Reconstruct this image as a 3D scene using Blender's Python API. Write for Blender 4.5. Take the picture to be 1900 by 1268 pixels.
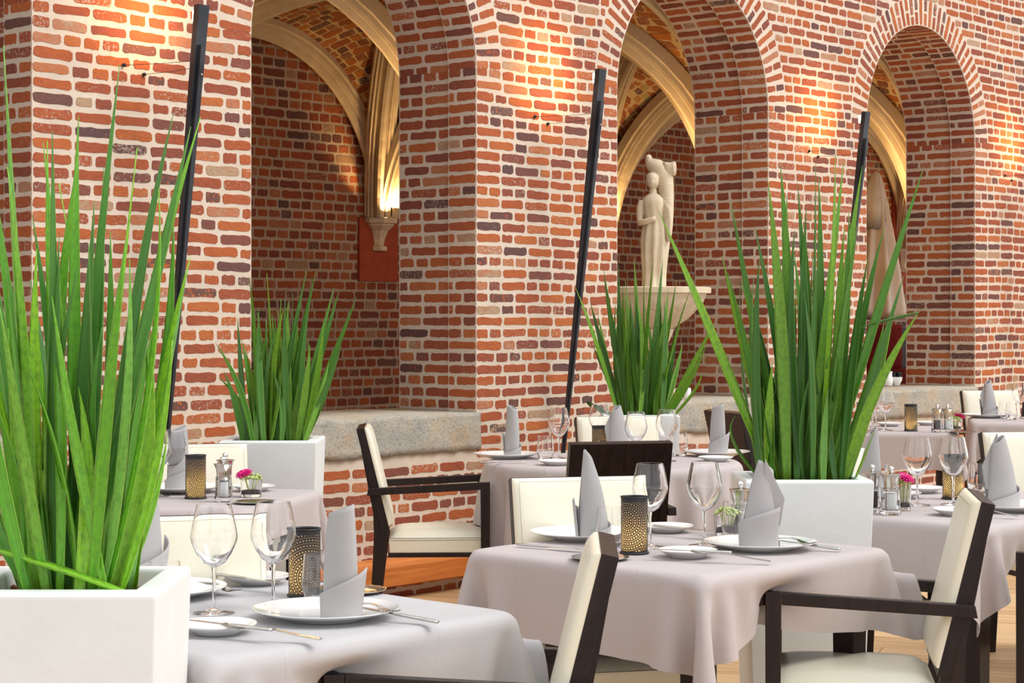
import bpy, bmesh, math, random
import numpy as np
from mathutils import Vector, Matrix, noise

random.seed(7); rng = np.random.default_rng(7)
for o in list(bpy.data.objects): bpy.data.objects.remove(o)
SC = bpy.context.scene
COL = SC.collection
PI = math.pi

# ------------------------------------------------------------------ camera
# world: x runs along the brick arcade, y into the wall (0 = wall face), z up
CAM = Vector((-4.813, -6.770, 1.37)); FPX = 3600.0
FW = (.7582, .6520); RT = (.6520, -.7582)
cd = bpy.data.cameras.new('camera'); cam = bpy.data.objects.new('camera', cd); COL.objects.link(cam)
cam.location = CAM
cam.rotation_euler = (PI/2, 0, math.atan2(FW[1], FW[0]) - PI/2)
cd.lens = 36*FPX/1900; cd.sensor_width = 36; cd.shift_y = -34/1900
cd.clip_start = .05; cd.clip_end = 100
SC.camera = cam

# ------------------------------------------------------------------ world, sun, exposure
w = bpy.data.worlds.new('world'); SC.world = w; w.use_nodes = True
bg = w.node_tree.nodes['Background']
bg.inputs[0].default_value = (.94, .97, 1.0, 1); bg.inputs[1].default_value = 1.27
def sun(name, direction, energy, angle, col):
    l = bpy.data.lights.new(name, 'SUN'); l.energy = energy; l.angle = math.radians(angle); l.color = col
    o = bpy.data.objects.new(name, l); COL.objects.link(o)
    o.rotation_euler = Vector(direction).to_track_quat('-Z', 'Y').to_euler(); o.location = (2, -6, 8)
sun('sun', (-.42, .80, -1.05), 2.2, 28, (1, .965, .91))
SC.view_settings.view_transform = 'Standard'; SC.view_settings.look = 'None'
SC.view_settings.gamma = 1; SC.view_settings.exposure = 0.0
SC.view_settings.use_curve_mapping = False
try:
    SC.cycles.use_denoising = True; SC.cycles.max_bounces = 10; SC.cycles.transparent_max_bounces = 24
    SC.cycles.transmission_bounces = 10; SC.cycles.sample_clamp_indirect = 6
    SC.cycles.caustics_reflective = False; SC.cycles.caustics_refractive = True
except Exception: pass

# ------------------------------------------------------------------ placing helpers
def site(X, Z):                       # X metres right of and Z metres ahead of the tripod
    return (CAM.x + FW[0]*Z + RT[0]*X, CAM.y + FW[1]*Z + RT[1]*X)
def spot(px, py, z):                  # where the sight line through a pixel meets the level z
    Z = FPX*(CAM.z - z)/(py - 600.0); return site((px - 950.0)/FPX*Z, Z)
def proj(p):
    dx, dy = p[0]-CAM.x, p[1]-CAM.y
    Z = FW[0]*dx + FW[1]*dy; X = RT[0]*dx + RT[1]*dy
    if Z < .2: return (1e5, 1e5, .2)
    return (950 + FPX*X/Z, 600 - FPX*(p[2]-CAM.z)/Z, Z)
def heading(cx, cz):                  # z rotation that turns local +Y to a direction given as (right, ahead)
    dx = RT[0]*cx + FW[0]*cz; dy = RT[1]*cx + FW[1]*cz
    return math.atan2(dy, dx) - PI/2

# ------------------------------------------------------------------ materials
def mat(name, col=(.8,.8,.8), rough=.5, metal=0., spec=.5, **k):
    m = bpy.data.materials.new(name); m.use_nodes = True
    b = m.node_tree.nodes['Principled BSDF']
    b.inputs['Base Color'].default_value = (*col, 1); b.inputs['Roughness'].default_value = rough
    b.inputs['Metallic'].default_value = metal; b.inputs['Specular IOR Level'].default_value = spec
    for kk, v in k.items():
        if v is not None: b.inputs[kk.replace('_', ' ')].default_value = v
    return m
class NT:
    def __init__(s, m): s.t = m.node_tree; s.b = s.t.nodes['Principled BSDF']
    def n(s, typ, **k):
        nd = s.t.nodes.new(typ)
        for a, v in k.items(): setattr(nd, a, v)
        return nd
    def l(s, a, b): s.t.links.new(a, b)
    def math(s, op, a, b=None, c=None):
        nd = s.n('ShaderNodeMath', operation=op)
        for i, v in enumerate((a, b, c)):
            if v is None: continue
            if isinstance(v, (int, float)): nd.inputs[i].default_value = v
            else: s.l(v, nd.inputs[i])
        return nd.outputs[0]
    def noise(s, vec, scale, detail=4, rough=.6):
        nd = s.n('ShaderNodeTexNoise'); nd.inputs['Scale'].default_value = scale
        nd.inputs['Detail'].default_value = detail; nd.inputs['Roughness'].default_value = rough
        if vec is not None: s.l(vec, nd.inputs['Vector'])
        return nd.outputs['Fac']
    def ramp(s, fac, stops):
        nd = s.n('ShaderNodeValToRGB'); e = nd.color_ramp.elements
        while len(e) < len(stops): e.new(.5)
        for el, (p, c) in zip(e, stops):
            el.position = p; el.color = (*c, 1) if len(c) == 3 else c
        s.l(fac, nd.inputs[0]); return nd.outputs[0]
    def mix(s, fac, a, b, mode='MIX'):
        nd = s.n('ShaderNodeMix', data_type='RGBA', blend_type=mode)
        for sock, v in ((nd.inputs[0], fac), (nd.inputs[6], a), (nd.inputs[7], b)):
            if isinstance(v, (int, float)): sock.default_value = v
            elif isinstance(v, tuple): sock.default_value = (*v, 1)
            else: s.l(v, sock)
        return nd.outputs[2]
    def bump(s, h, strength=.3, dist=.01):
        nd = s.n('ShaderNodeBump'); nd.inputs['Strength'].default_value = strength
        nd.inputs['Distance'].default_value = dist; s.l(h, nd.inputs['Height'])
        s.l(nd.outputs[0], s.b.inputs['Normal'])
    def pos(s): return s.n('ShaderNodeNewGeometry').outputs['Position']
    def obj(s): return s.n('ShaderNodeTexCoord').outputs['Object']
    def scaled(s, vec, sc):
        nd = s.n('ShaderNodeMapping'); nd.inputs['Scale'].default_value = sc; s.l(vec, nd.inputs[0]); return nd.outputs[0]

MORTAR = (.71, .585, .47)
def mortar_mat(name, col):
    m = mat(name, col, .95, spec=.15); t = NT(m); p = t.pos()
    a = t.noise(p, 3.0, 5); b = t.noise(p, 45, 5); c = t.noise(p, 170, 3)
    cc = t.ramp(a, [(.3, tuple(x*.86 for x in col)), (.7, tuple(min(1, x*1.08) for x in col))])
    cc = t.mix(t.math('MULTIPLY', b, .35), cc, tuple(x*.75 for x in col))
    t.l(cc, t.b.inputs['Base Color'])
    t.bump(t.math('ADD', t.math('MULTIPLY', b, .7), t.math('MULTIPLY', c, .3)), .5, .006)
    return m
def brick_mat(name, stuff, dim=1.0, warm=0):
    m = mat(name, (.4,.1,.05), .88, spec=.2); t = NT(m); p = t.pos()
    if stuff:
        a = t.n('ShaderNodeAttribute'); a.attribute_name = 'tone'; col = a.outputs['Color']
    else: col = t.n('ShaderNodeObjectInfo').outputs['Color']
    sp = t.n('ShaderNodeSeparateColor'); t.l(col, sp.inputs[0])
    tone, dark = sp.outputs[0], sp.outputs[1]
    n1 = t.noise(p, 9, 3); n2 = t.noise(p, 38, 5); n3 = t.noise(p, 130, 4); n4 = t.noise(p, 75, 6, .75)
    tt = t.math('ADD', tone, t.math('MULTIPLY', t.math('SUBTRACT', n1, .5), .30))
    tt = t.math('ADD', tt, t.math('MULTIPLY', t.math('SUBTRACT', n2, .5), .26))
    S = [(0, (.20,.085,.07)), (.22, (.28,.085,.055)), (.42, (.39,.098,.045)), (.62, (.50,.130,.042)), (.80, (.56,.17,.052)), (.92, (.52,.23,.13)), (1, (.50,.34,.21))]
    if warm: S = [(q, (c[0]*1.0, c[1]*1.35, c[2]*.9)) for q, c in S]
    c = t.ramp(tt, [(q, tuple(x*dim for x in cc)) for q, cc in S])
    # burnt, greyish patches
    dk = t.math('GREATER_THAN', t.math('ADD', dark, t.math('MULTIPLY', t.math('SUBTRACT', n2, .5), 1.6)), .8)
    c = t.mix(t.math('MULTIPLY', dk, .8), c, (.085,.07,.075))
    sm = t.ramp(t.math('ADD', n4, t.math('MULTIPLY', sp.outputs[2], .26)), [(.77, (0,0,0)), (.84, (1,1,1))])
    c = t.mix(t.math('MULTIPLY', sm, .75), c, tuple(x*.92*dim for x in MORTAR))
    c = t.mix(t.math('MULTIPLY', n3, .35), c, tuple(x*dim for x in (.16,.05,.035)))
    t.l(c, t.b.inputs['Base Color'])
    t.bump(t.math('ADD', n2, t.math('MULTIPLY', n3, .6)), .8, .008)
    return m
M = {}
M['mortar'] = mortar_mat('mortar', MORTAR)
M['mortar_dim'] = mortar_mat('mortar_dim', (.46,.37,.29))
M['mortar_web'] = mortar_mat('mortar_web', (.62,.46,.25))
M['brick_one'] = brick_mat('brick_one', False); M['brick_many'] = brick_mat('brick_many', True)
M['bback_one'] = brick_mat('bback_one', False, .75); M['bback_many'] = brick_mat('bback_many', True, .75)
M['bweb_one'] = brick_mat('bweb_one', False, .95, 1); M['bweb_many'] = brick_mat('bweb_many', True, .95, 1)

def noisy(name, c1, c2, scale, rough, spec=.4, bump=.2, bscale=None, metal=0, world=False, stretch=None, dist=.004, **k):
    m = mat(name, c1, rough, metal, spec, **k); t = NT(m); p = t.pos() if world else t.obj()
    if stretch: p = t.scaled(p, stretch)
    a = t.noise(p, scale, 5); t.l(t.ramp(a, [(.32, c1), (.68, c2)]), t.b.inputs['Base Color'])
    if bump: t.bump(t.noise(p, bscale or scale*3, 5), bump, dist)
    return m
def granite():
    m = mat('granite_sill', (.5,.48,.42), .85, spec=.25); t = NT(m); p = t.pos()
    a = t.noise(p, 4.5, 5); b = t.noise(p, 70, 6, .75); c = t.noise(p, 11, 4)
    cc = t.ramp(a, [(.35, (.44,.42,.37)), (.52, (.55,.49,.39)), (.66, (.56,.42,.28))])
    cc = t.mix(t.ramp(c, [(.55, (0,0,0)), (.75, (.5,.5,.5))]), cc, (.34,.34,.33))
    cc = t.mix(t.ramp(b, [(.50, (0,0,0)), (.62, (.65,.65,.65))]), cc, (.24,.22,.20))
    t.l(cc, t.b.inputs['Base Color']); t.bump(t.math('ADD', b, c), .8, .012); return m
M['granite'] = granite()
M['rib'] = noisy('rib_stone', (.56,.46,.30), (.70,.60,.42), 5, .85, .2, .3, 60, world=True)
M['statue'] = noisy('carved_stone', (.64,.52,.36), (.76,.66,.49), 9, .8, .25, .35, 120)
M['plaque'] = noisy('red_plaster', (.33,.055,.022), (.42,.08,.03), 12, .8, .3, .2, 60)
M['orange_wood'] = noisy('orange_wood', (.50,.13,.018), (.68,.22,.04), 6, .35, .5, .1, 40, world=True, stretch=(.6, 6, 12))
M['lamp_metal'] = noisy('lamp_metal', (.028,.03,.036), (.07,.075,.085), 5, .42, .5, .1, 60, metal=.6)
M['steel'] = noisy('brushed_steel', (.50,.49,.46), (.70,.69,.66), 20, .22, .5, .05, 200, metal=1)
M['chrome'] = mat('chrome', (.78,.77,.75), .08, 1)
M['china'] = mat('white_china', (.86,.86,.85), .12, 0, .6, Coat_Weight=.4)
M['pot'] = noisy('white_pot', (.72,.745,.74), (.79,.81,.80), 3, .55, .4, .25, 14, dist=.006)
M['soil'] = noisy('clay_pebbles', (.16,.05,.025), (.32,.12,.06), 60, .9, .2, .6, 80)
M['leather'] = noisy('ivory_leather', (.78,.72,.57), (.82,.77,.63), 3, .36, .5, .12, 350, dist=.001)
M['stitch'] = mat('brown_thread', (.16,.09,.055), .8)
M['glass'] = mat('clear_glass', (1,1,1), .0, 0, .5, IOR=1.45, Transmission_Weight=1.0)
M['pink'] = mat('pink_petal', (.72,.01,.22), .5, Subsurface_Weight=.1)
M['sedum'] = noisy('sedum_green', (.30,.42,.08), (.62,.68,.28), 60, .6, .3, .3, 90)
M['salt'] = noisy('white_salt', (.85,.85,.84), (.75,.75,.74), 200, .8, .3, .3, 300)
M['pepper'] = noisy('peppercorns', (.02,.012,.01), (.10,.06,.05), 220, .7, .3, .5, 300)
M['pebble'] = noisy('black_pebbles', (.02,.015,.012), (.08,.06,.05), 120, .6, .3, .6, 150)
M['black'] = mat('black_metal', (.012,.012,.014), .45)
M['red_cloth'] = noisy('dark_red_cloth', (.16,.006,.006), (.26,.012,.010), 4, .8, .2, .2, 30)
M['canvas'] = noisy('parasol_canvas', (.62,.54,.45), (.72,.64,.55), 6, .85, .2, .3, 50)
M['candle'] = mat('candle_wax', (.85,.85,.84), .5)
def wood_dark():
    m = mat('dark_wood', (.03,.012,.008), .28, spec=.35); t = NT(m); p = t.obj()
    a = t.noise(t.scaled(p, (60, 60, 5)), 1.0, 5)
    t.l(t.ramp(a, [(.3, (.006,.003,.0025)), (.7, (.022,.009,.007))]), t.b.inputs['Base Color'])
    sc = t.noise(p, 45, 5, .8); t.l(t.ramp(sc, [(.4, (.30,.30,.30)), (.75, (.55,.55,.55))]), t.b.inputs['Roughness'])
    return m
M['wood'] = wood_dark()
def cloth(name, col, tint):
    m = mat(name, col, .75, spec=.25, Sheen_Weight=.15); t = NT(m)
    uv = t.n('ShaderNodeTexCoord').outputs['UV']
    sx = t.n('ShaderNodeSeparateXYZ'); t.l(uv, sx.inputs[0])
    def crease(s, at, wd):   # pressed crease
        d = t.math('ABSOLUTE', t.math('SUBTRACT', s, at)); return t.math('MAXIMUM', t.math('SUBTRACT', 1.0, t.math('DIVIDE', d, wd)), 0.0)
    h = t.math('ADD', crease(sx.outputs[0], .333, .004), crease(sx.outputs[0], .667, .004))
    h = t.math('ADD', h, t.math('ADD', crease(sx.outputs[1], .333, .004), crease(sx.outputs[1], .667, .004)))
    for s in sx.outputs[:2]:
        d = t.math('SUBTRACT', .5, t.math('ABSOLUTE', t.math('SUBTRACT', s, .5)))
        h = t.math('ADD', h, t.math('MULTIPLY', t.math('LESS_THAN', d, .022), .7))
    wv = t.noise(t.scaled(uv, (160, 160, 1)), 1.0, 2); big = t.noise(uv, 9, 4)
    h = t.math('ADD', h, t.math('ADD', t.math('MULTIPLY', wv, .25), t.math('MULTIPLY', big, 2.2)))
    t.bump(h, .35, .003)
    t.l(t.ramp(t.noise(uv, 3, 3), [(.3, col), (.7, tint)]), t.b.inputs['Base Color']); return m
M['cloth'] = cloth('grey_tablecloth', (.46,.405,.40), (.50,.44,.435))
M['cloth_cool'] = cloth('cool_tablecloth', (.46,.445,.46), (.50,.485,.50))
M['napkin'] = noisy('grey_napkin', (.40,.385,.385), (.45,.435,.435), 6, .8, .2, .15, 500, dist=.001)
def leaf_mat(name, dim):
    m = mat(name, (.1,.3,.03), .38, spec=.5); t = NT(m)
    oi = t.n('ShaderNodeObjectInfo'); r = oi.outputs['Random']; uv = t.n('ShaderNodeTexCoord').outputs['UV']
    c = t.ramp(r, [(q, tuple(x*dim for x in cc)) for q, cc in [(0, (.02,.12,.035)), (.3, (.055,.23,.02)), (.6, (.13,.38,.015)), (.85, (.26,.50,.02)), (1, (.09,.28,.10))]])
    band = t.noise(t.scaled(uv, (2.5, 40, 1)), 1.0, 3, .6)
    c = t.mix(t.ramp(band, [(.45, (0,0,0)), (.65, (.5,.5,.5))]), c, (.03,.13,.035))
    stripe = t.noise(t.scaled(uv, (16, .5, 1)), 1.0, 2)
    c = t.mix(t.math('MULTIPLY', stripe, .35), c, tuple(x*dim for x in (.30,.58,.06)))
    sx = t.n('ShaderNodeSeparateXYZ'); t.l(uv, sx.inputs[0])
    e = t.math('GREATER_THAN', t.math('ABSOLUTE', t.math('SUBTRACT', sx.outputs[0], .5)), .46)
    c = t.mix(t.math('MULTIPLY', e, .6), c, tuple(x*dim for x in (.50,.66,.14)))
    t.l(c, t.b.inputs['Base Color'])
    tr = t.n('ShaderNodeBsdfTranslucent'); t.l(c, tr.inputs[0])
    ms = t.n('ShaderNodeMixShader'); ms.inputs[0].default_value = .3
    out = t.t.nodes['Material Output']; t.l(t.b.outputs[0], ms.inputs[1]); t.l(tr.outputs[0], ms.inputs[2]); t.l(ms.outputs[0], out.inputs[0])
    return m
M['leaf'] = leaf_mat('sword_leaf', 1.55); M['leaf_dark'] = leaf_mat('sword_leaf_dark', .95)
def plank_mat():
    m = mat('oak_floor', (.5,.3,.15), .45, spec=.4); t = NT(m); r = t.n('ShaderNodeObjectInfo').outputs['Random']; p = t.obj()
    off = t.n('ShaderNodeVectorMath', operation='ADD'); t.l(p, off.inputs[0])
    cmb = t.n('ShaderNodeCombineXYZ'); t.l(t.math('MULTIPLY', r, 50.), cmb.inputs[0]); t.l(cmb.outputs[0], off.inputs[1])
    a = t.noise(t.scaled(off.outputs[0], (1.6, 22, 22)), 1.0, 6, .65)
    c = t.ramp(t.math('ADD', t.math('MULTIPLY', a, .8), t.math('MULTIPLY', r, .2)), [(.3, (.40,.23,.10)), (.5, (.60,.39,.20)), (.7, (.72,.50,.28))])
    t.l(c, t.b.inputs['Base Color']); t.bump(a, .15, .002); return m
M['plank'] = plank_mat()
def perforated():                      # black sheet metal with rings of punched holes
    m = mat('perforated_metal', (.012,.012,.014), .4); t = NT(m)
    uv = t.n('ShaderNodeTexCoord').outputs['UV']; sx = t.n('ShaderNodeSeparateXYZ'); t.l(uv, sx.inputs[0])
    U, V = sx.outputs[0], sx.outputs[1]            # metres along the sheet (.226 round) and up
    masks = []
    ds = []
    for (cx, cy) in ((.045, .088), (.158, .045)):
        dx = t.math('SUBTRACT', U, cx); dy = t.math('SUBTRACT', V, cy)
        ds.append((dx, dy, t.math('SQRT', t.math('ADD', t.math('MULTIPLY', dx, dx), t.math('MULTIPLY', dy, dy)))))
    dmin = t.math('MINIMUM', ds[0][2], ds[1][2])
    R = .0060
    for dx, dy, d in ds:
        k = t.math('ROUND', t.math('DIVIDE', d, R)); rr = t.math('MULTIPLY', k, R)
        odd = t.math('MODULO', k, 2.0)
        n = t.math('ROUND', t.math('MULTIPLY', k, t.math('ADD', 5.2, t.math('MULTIPLY', odd, 3.2))))
        n = t.math('MAXIMUM', n, 1.0)
        th = t.math('DIVIDE', t.math('MULTIPLY', t.math('ARCTAN2', dy, dx), n), 2*PI)
        fr = t.math('SUBTRACT', t.math('FRACT', t.math('ADD', th, 100.0)), .5)
        arc = t.math('DIVIDE', t.math('MULTIPLY', fr, t.math('MULTIPLY', rr, 2*PI)), n)
        dr = t.math('SUBTRACT', d, rr)
        dist = t.math('SQRT', t.math('ADD', t.math('MULTIPLY', arc, arc), t.math('MULTIPLY', dr, dr)))
        rad = t.math('SUBTRACT', .0018, t.math('MULTIPLY', odd, .0007))
        own = t.math('LESS_THAN', d, t.math('ADD', dmin, .0005))
        masks.append(t.math('MULTIPLY', t.math('LESS_THAN', dist, rad), own))
    h = t.math('MAXIMUM', masks[0], masks[1])
    h = t.math('MULTIPLY', h, t.math('MULTIPLY', t.math('GREATER_THAN', V, .008), t.math('LESS_THAN', V, .140)))
    tr = t.n('ShaderNodeBsdfTransparent'); ms = t.n('ShaderNodeMixShader')
    t.l(h, ms.inputs[0]); t.l(t.b.outputs[0], ms.inputs[1]); t.l(tr.outputs[0], ms.inputs[2])
    t.l(ms.outputs[0], t.t.nodes['Material Output'].inputs[0]); return m
M['perf'] = perforated()
def liner():
    m = mat('frosted_liner', (.34,.32,.29), .6); t = NT(m)
    tr = t.n('ShaderNodeBsdfTranslucent'); tr.inputs[0].default_value = (.6,.54,.44,1)
    ms = t.n('ShaderNodeMixShader'); ms.inputs[0].default_value = .55
    t.l(t.b.outputs[0], ms.inputs[1]); t.l(tr.outputs[0], ms.inputs[2]); t.l(ms.outputs[0], t.t.nodes['Material Output'].inputs[0]); return m
M['liner'] = liner()
def emit(name, col, s):
    m = mat(name, col); b = m.node_tree.nodes['Principled BSDF']
    b.inputs['Emission Color'].default_value = (*col, 1); b.inputs['Emission Strength'].default_value = s; return m
M['flame'] = emit('flame', (1, .62, .22), 25)
M['lens'] = emit('lamp_lens', (1, .75, .42), 10)

# ------------------------------------------------------------------ mesh helpers
def link(o, parent=None):
    COL.objects.link(o)
    if parent is not None: o.parent = parent
    return o
def mesh(name, verts, faces, m, parent=None, smooth=False, uv=None):
    me = bpy.data.meshes.new(name); me.from_pydata([tuple(v) for v in verts], [], faces); me.materials.append(M[m] if isinstance(m, str) else m)
    if smooth: me.polygons.foreach_set('use_smooth', [True]*len(me.polygons))
    if uv is not None:
        l = me.uv_layers.new(name='UVMap'); idx = np.empty(len(me.loops), dtype=np.int32); me.loops.foreach_get('vertex_index', idx)
        l.data.foreach_set('uv', np.asarray(uv, dtype=np.float32)[idx].ravel())
    me.update(); return link(bpy.data.objects.new(name, me), parent)
def frombm(name, bm, m, parent=None, smooth=False, bevel=0):
    if bevel: bmesh.ops.bevel(bm, geom=list(bm.edges), offset=bevel, segments=2, profile=.7, affect='EDGES')
    bmesh.ops.recalc_face_normals(bm, faces=bm.faces)
    me = bpy.data.meshes.new(name); bm.to_mesh(me); bm.free(); me.materials.append(M[m] if isinstance(m, str) else m)
    if smooth: me.polygons.foreach_set('use_smooth', [True]*len(me.polygons))
    return link(bpy.data.objects.new(name, me), parent)
def bbox(bm, x0, x1, y0, y1, z0, z1):
    v = [bm.verts.new((x, y, z)) for z in (z0, z1) for x, y in ((x0,y0),(x1,y0),(x1,y1),(x0,y1))]
    for f in ((0,3,2,1),(4,5,6,7),(0,1,5,4),(1,2,6,5),(2,3,7,6),(3,0,4,7)): bm.faces.new([v[i] for i in f])
def box(name, x0, x1, y0, y1, z0, z1, m, parent=None, bevel=.003, smooth=False):
    bm = bmesh.new(); bbox(bm, x0, x1, y0, y1, z0, z1); return frombm(name, bm, m, parent, smooth, bevel)
def prism(name, prof, x0, x1, m, parent=None, bevel=.002):   # profile in (y,z), extruded along x
    bm = bmesh.new(); a = [bm.verts.new((x0, y, z)) for y, z in prof]; b = [bm.verts.new((x1, y, z)) for y, z in prof]
    n = len(prof); bm.faces.new(a); bm.faces.new(b[::-1])
    for i in range(n): bm.faces.new((a[i], b[i], b[(i+1) % n], a[(i+1) % n]))
    return frombm(name, bm, m, parent, False, bevel)
def crisp(prof, off=.0003):             # support points beside sharp corners so that smooth shading stays true
    out = [prof[0]]
    for a, b, c in zip(prof[:-2], prof[1:-1], prof[2:]):
        A, B, C_ = Vector(a), Vector(b), Vector(c); d0, d1 = B-A, C_-B
        if d0.length > 2.2*off and d1.length > 2.2*off and d0.angle(d1) > .6: out += [tuple(B-d0.normalized()*off), tuple(B), tuple(B+d1.normalized()*off)]
        else: out.append(b)
    return out + [prof[-1]]
def lathe(name, prof, m, parent=None, n=40, loc=(0,0,0), close=False, uvm=False):
    if m in ('glass', 'china', 'steel', 'statue'): prof = crisp(prof)
    V, F, UV = [], [], []
    k = len(prof); nn = n + 1 if uvm else n
    for j in range(nn):
        a = 2*PI*j/n
        for r, z in prof: V.append((loc[0]+r*math.cos(a), loc[1]+r*math.sin(a), loc[2]+z)); UV.append((prof[0][0]*a, z))
    lim = k if close else k-1
    for j in range(n):
        jj = j+1 if uvm else (j+1) % n
        for i in range(lim): i2 = (i+1) % k; F.append((j*k+i, jj*k+i, jj*k+i2, j*k+i2))
    o = mesh(name, V, F, m, parent, True, UV if uvm else None)
    if m == 'glass' or m == 'china':
        bm = bmesh.new(); bm.from_mesh(o.data); bmesh.ops.remove_doubles(bm, verts=bm.verts, dist=.00025 if m == 'china' else .00015); bmesh.ops.holes_fill(bm, edges=bm.edges); bmesh.ops.recalc_face_normals(bm, faces=bm.faces); bm.to_mesh(o.data); bm.free()
        o.data.polygons.foreach_set('use_smooth', [True]*len(o.data.polygons))
    return o
def loft(name, rings, m, parent=None, cap=True, smooth=True):
    V = [p for r in rings for p in r]; n = len(rings[0]); F = []
    for i in range(len(rings)-1):
        for j in range(n): F.append((i*n+j, i*n+(j+1) % n, (i+1)*n+(j+1) % n, (i+1)*n+j))
    if cap: F.append(tuple(range(n))[::-1]); F.append(tuple((len(rings)-1)*n+j for j in range(n)))
    o = mesh(name, V, F, m, parent, smooth)
    if cap:
        bm = bmesh.new(); bm.from_mesh(o.data); bmesh.ops.recalc_face_normals(bm, faces=bm.faces); bm.to_mesh(o.data); bm.free()
    return o
def tube_rings(pts, rad, n=10):
    R = []; pts = [Vector(p) for p in pts]; side = None
    for i, p in enumerate(pts):
        t = (pts[min(i+1, len(pts)-1)] - pts[max(i-1, 0)]).normalized()
        if side is None: side = t.cross(Vector((0,0,1)) if abs(t.z) < .9 else Vector((0,1,0))).normalized()
        side = (side - t*side.dot(t)).normalized(); up = side.cross(t)
        r = rad[i] if isinstance(rad, (list, tuple)) else rad
        R.append([p + (side*math.cos(a) + up*math.sin(a))*r for a in (2*PI*j/n for j in range(n))])
    return R
def thing(name, label, cat, loc=(0,0,0), rz=0, group=None):
    o = bpy.data.objects.new(name, None); o.empty_display_size = .1; link(o); o.location = loc; o.rotation_euler = (0,0,rz)
    o['label'] = label; o['category'] = cat
    if group: o['group'] = group
    return o
def tag(o, label, cat, group=None):
    o['label'] = label; o['category'] = cat
    if group: o['group'] = group
    return o
def structure(o): o['kind'] = 'structure'; return o
def kids(o): return [c for c in bpy.data.objects if c.parent == o]
KIDS = {}
def dup(root, loc, rz, label, group=None):
    if root.name not in KIDS: KIDS[root.name] = [(c, kids(c)) for c in kids(root)]
    r = root.copy(); COL.objects.link(r); r.location = loc; r.rotation_euler = (0,0,rz); r['label'] = label
    if group: r['group'] = group
    for c, gs in KIDS[root.name]:
        d = c.copy(); COL.objects.link(d); d.parent = r
        for g in gs: e = g.copy(); COL.objects.link(e); e.parent = d
    return r
class Kind:                             # first call uses the master itself, later calls copy it
    def __init__(s, build): s.build = build; s.root = None; s.n = 0
    def __call__(s, loc, rz, label, group=None):
        s.n += 1
        if s.root is None:
            s.root = s.build(label); s.root.location = loc; s.root.rotation_euler = (0,0,rz)
            if group: s.root['group'] = group
            bpy.context.view_layer.update(); return s.root
        return dup(s.root, loc, rz, label, group)

# ------------------------------------------------------------------ bricks
NX = 6; NP = 2*NX + 4                  # outline points of one brick
def brick_outline(w, h, seed):
    r = random.Random(seed); P = []
    xs = [-.5 + (i+.35)/(NX-.3) for i in range(NX)]
    jit = .0036
    for x in xs: P.append((x*w, -h/2 + r.uniform(-jit, jit)*.9))
    for i in range(2): P.append((w/2 + r.uniform(-jit, jit)*.6, (-.30 + .60*i)*h))
    for x in xs[::-1]: P.append((x*w, h/2 + r.uniform(-jit, jit)*.9))
    for i in range(2): P.append((-w/2 + r.uniform(-jit, jit)*.6, (.30 - .60*i)*h))
    return [(x + r.uniform(-jit, jit)*.5, y) for x, y in P]
BV = {}
def brick_variant(kind, i, matname):
    key = (kind, i, matname)
    if key not in BV:
        w, h = {'s': (.195, .050), 'h': (.092, .050)}[kind]
        P = brick_outline(w, h, hash((kind == 's', i)) % 9999)
        V = [(x, y, -.003) for x, y in P] + [(x*(1-.005/w), y*(1-.005/h), .0022) for x, y in P]
        n = len(P); F = [(j, (j+1) % n, n+(j+1) % n, n+j) for j in range(n)] + [tuple(range(n, 2*n))]
        me = bpy.data.meshes.new('brick'); me.from_pydata(V, [], F); me.materials.append(M[matname]); BV[key] = me
    return BV[key]
def tones(r):
    x = r.random()
    tone = min(1, max(0, r.gauss(.50, .20)));
    if x < .05: tone = r.uniform(.85, 1)
    dark = r.uniform(.8, 1.2) if r.random() < .08 else (r.uniform(.3, .6) if r.random() < .25 else 0)
    return tone, dark, r.random()
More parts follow.
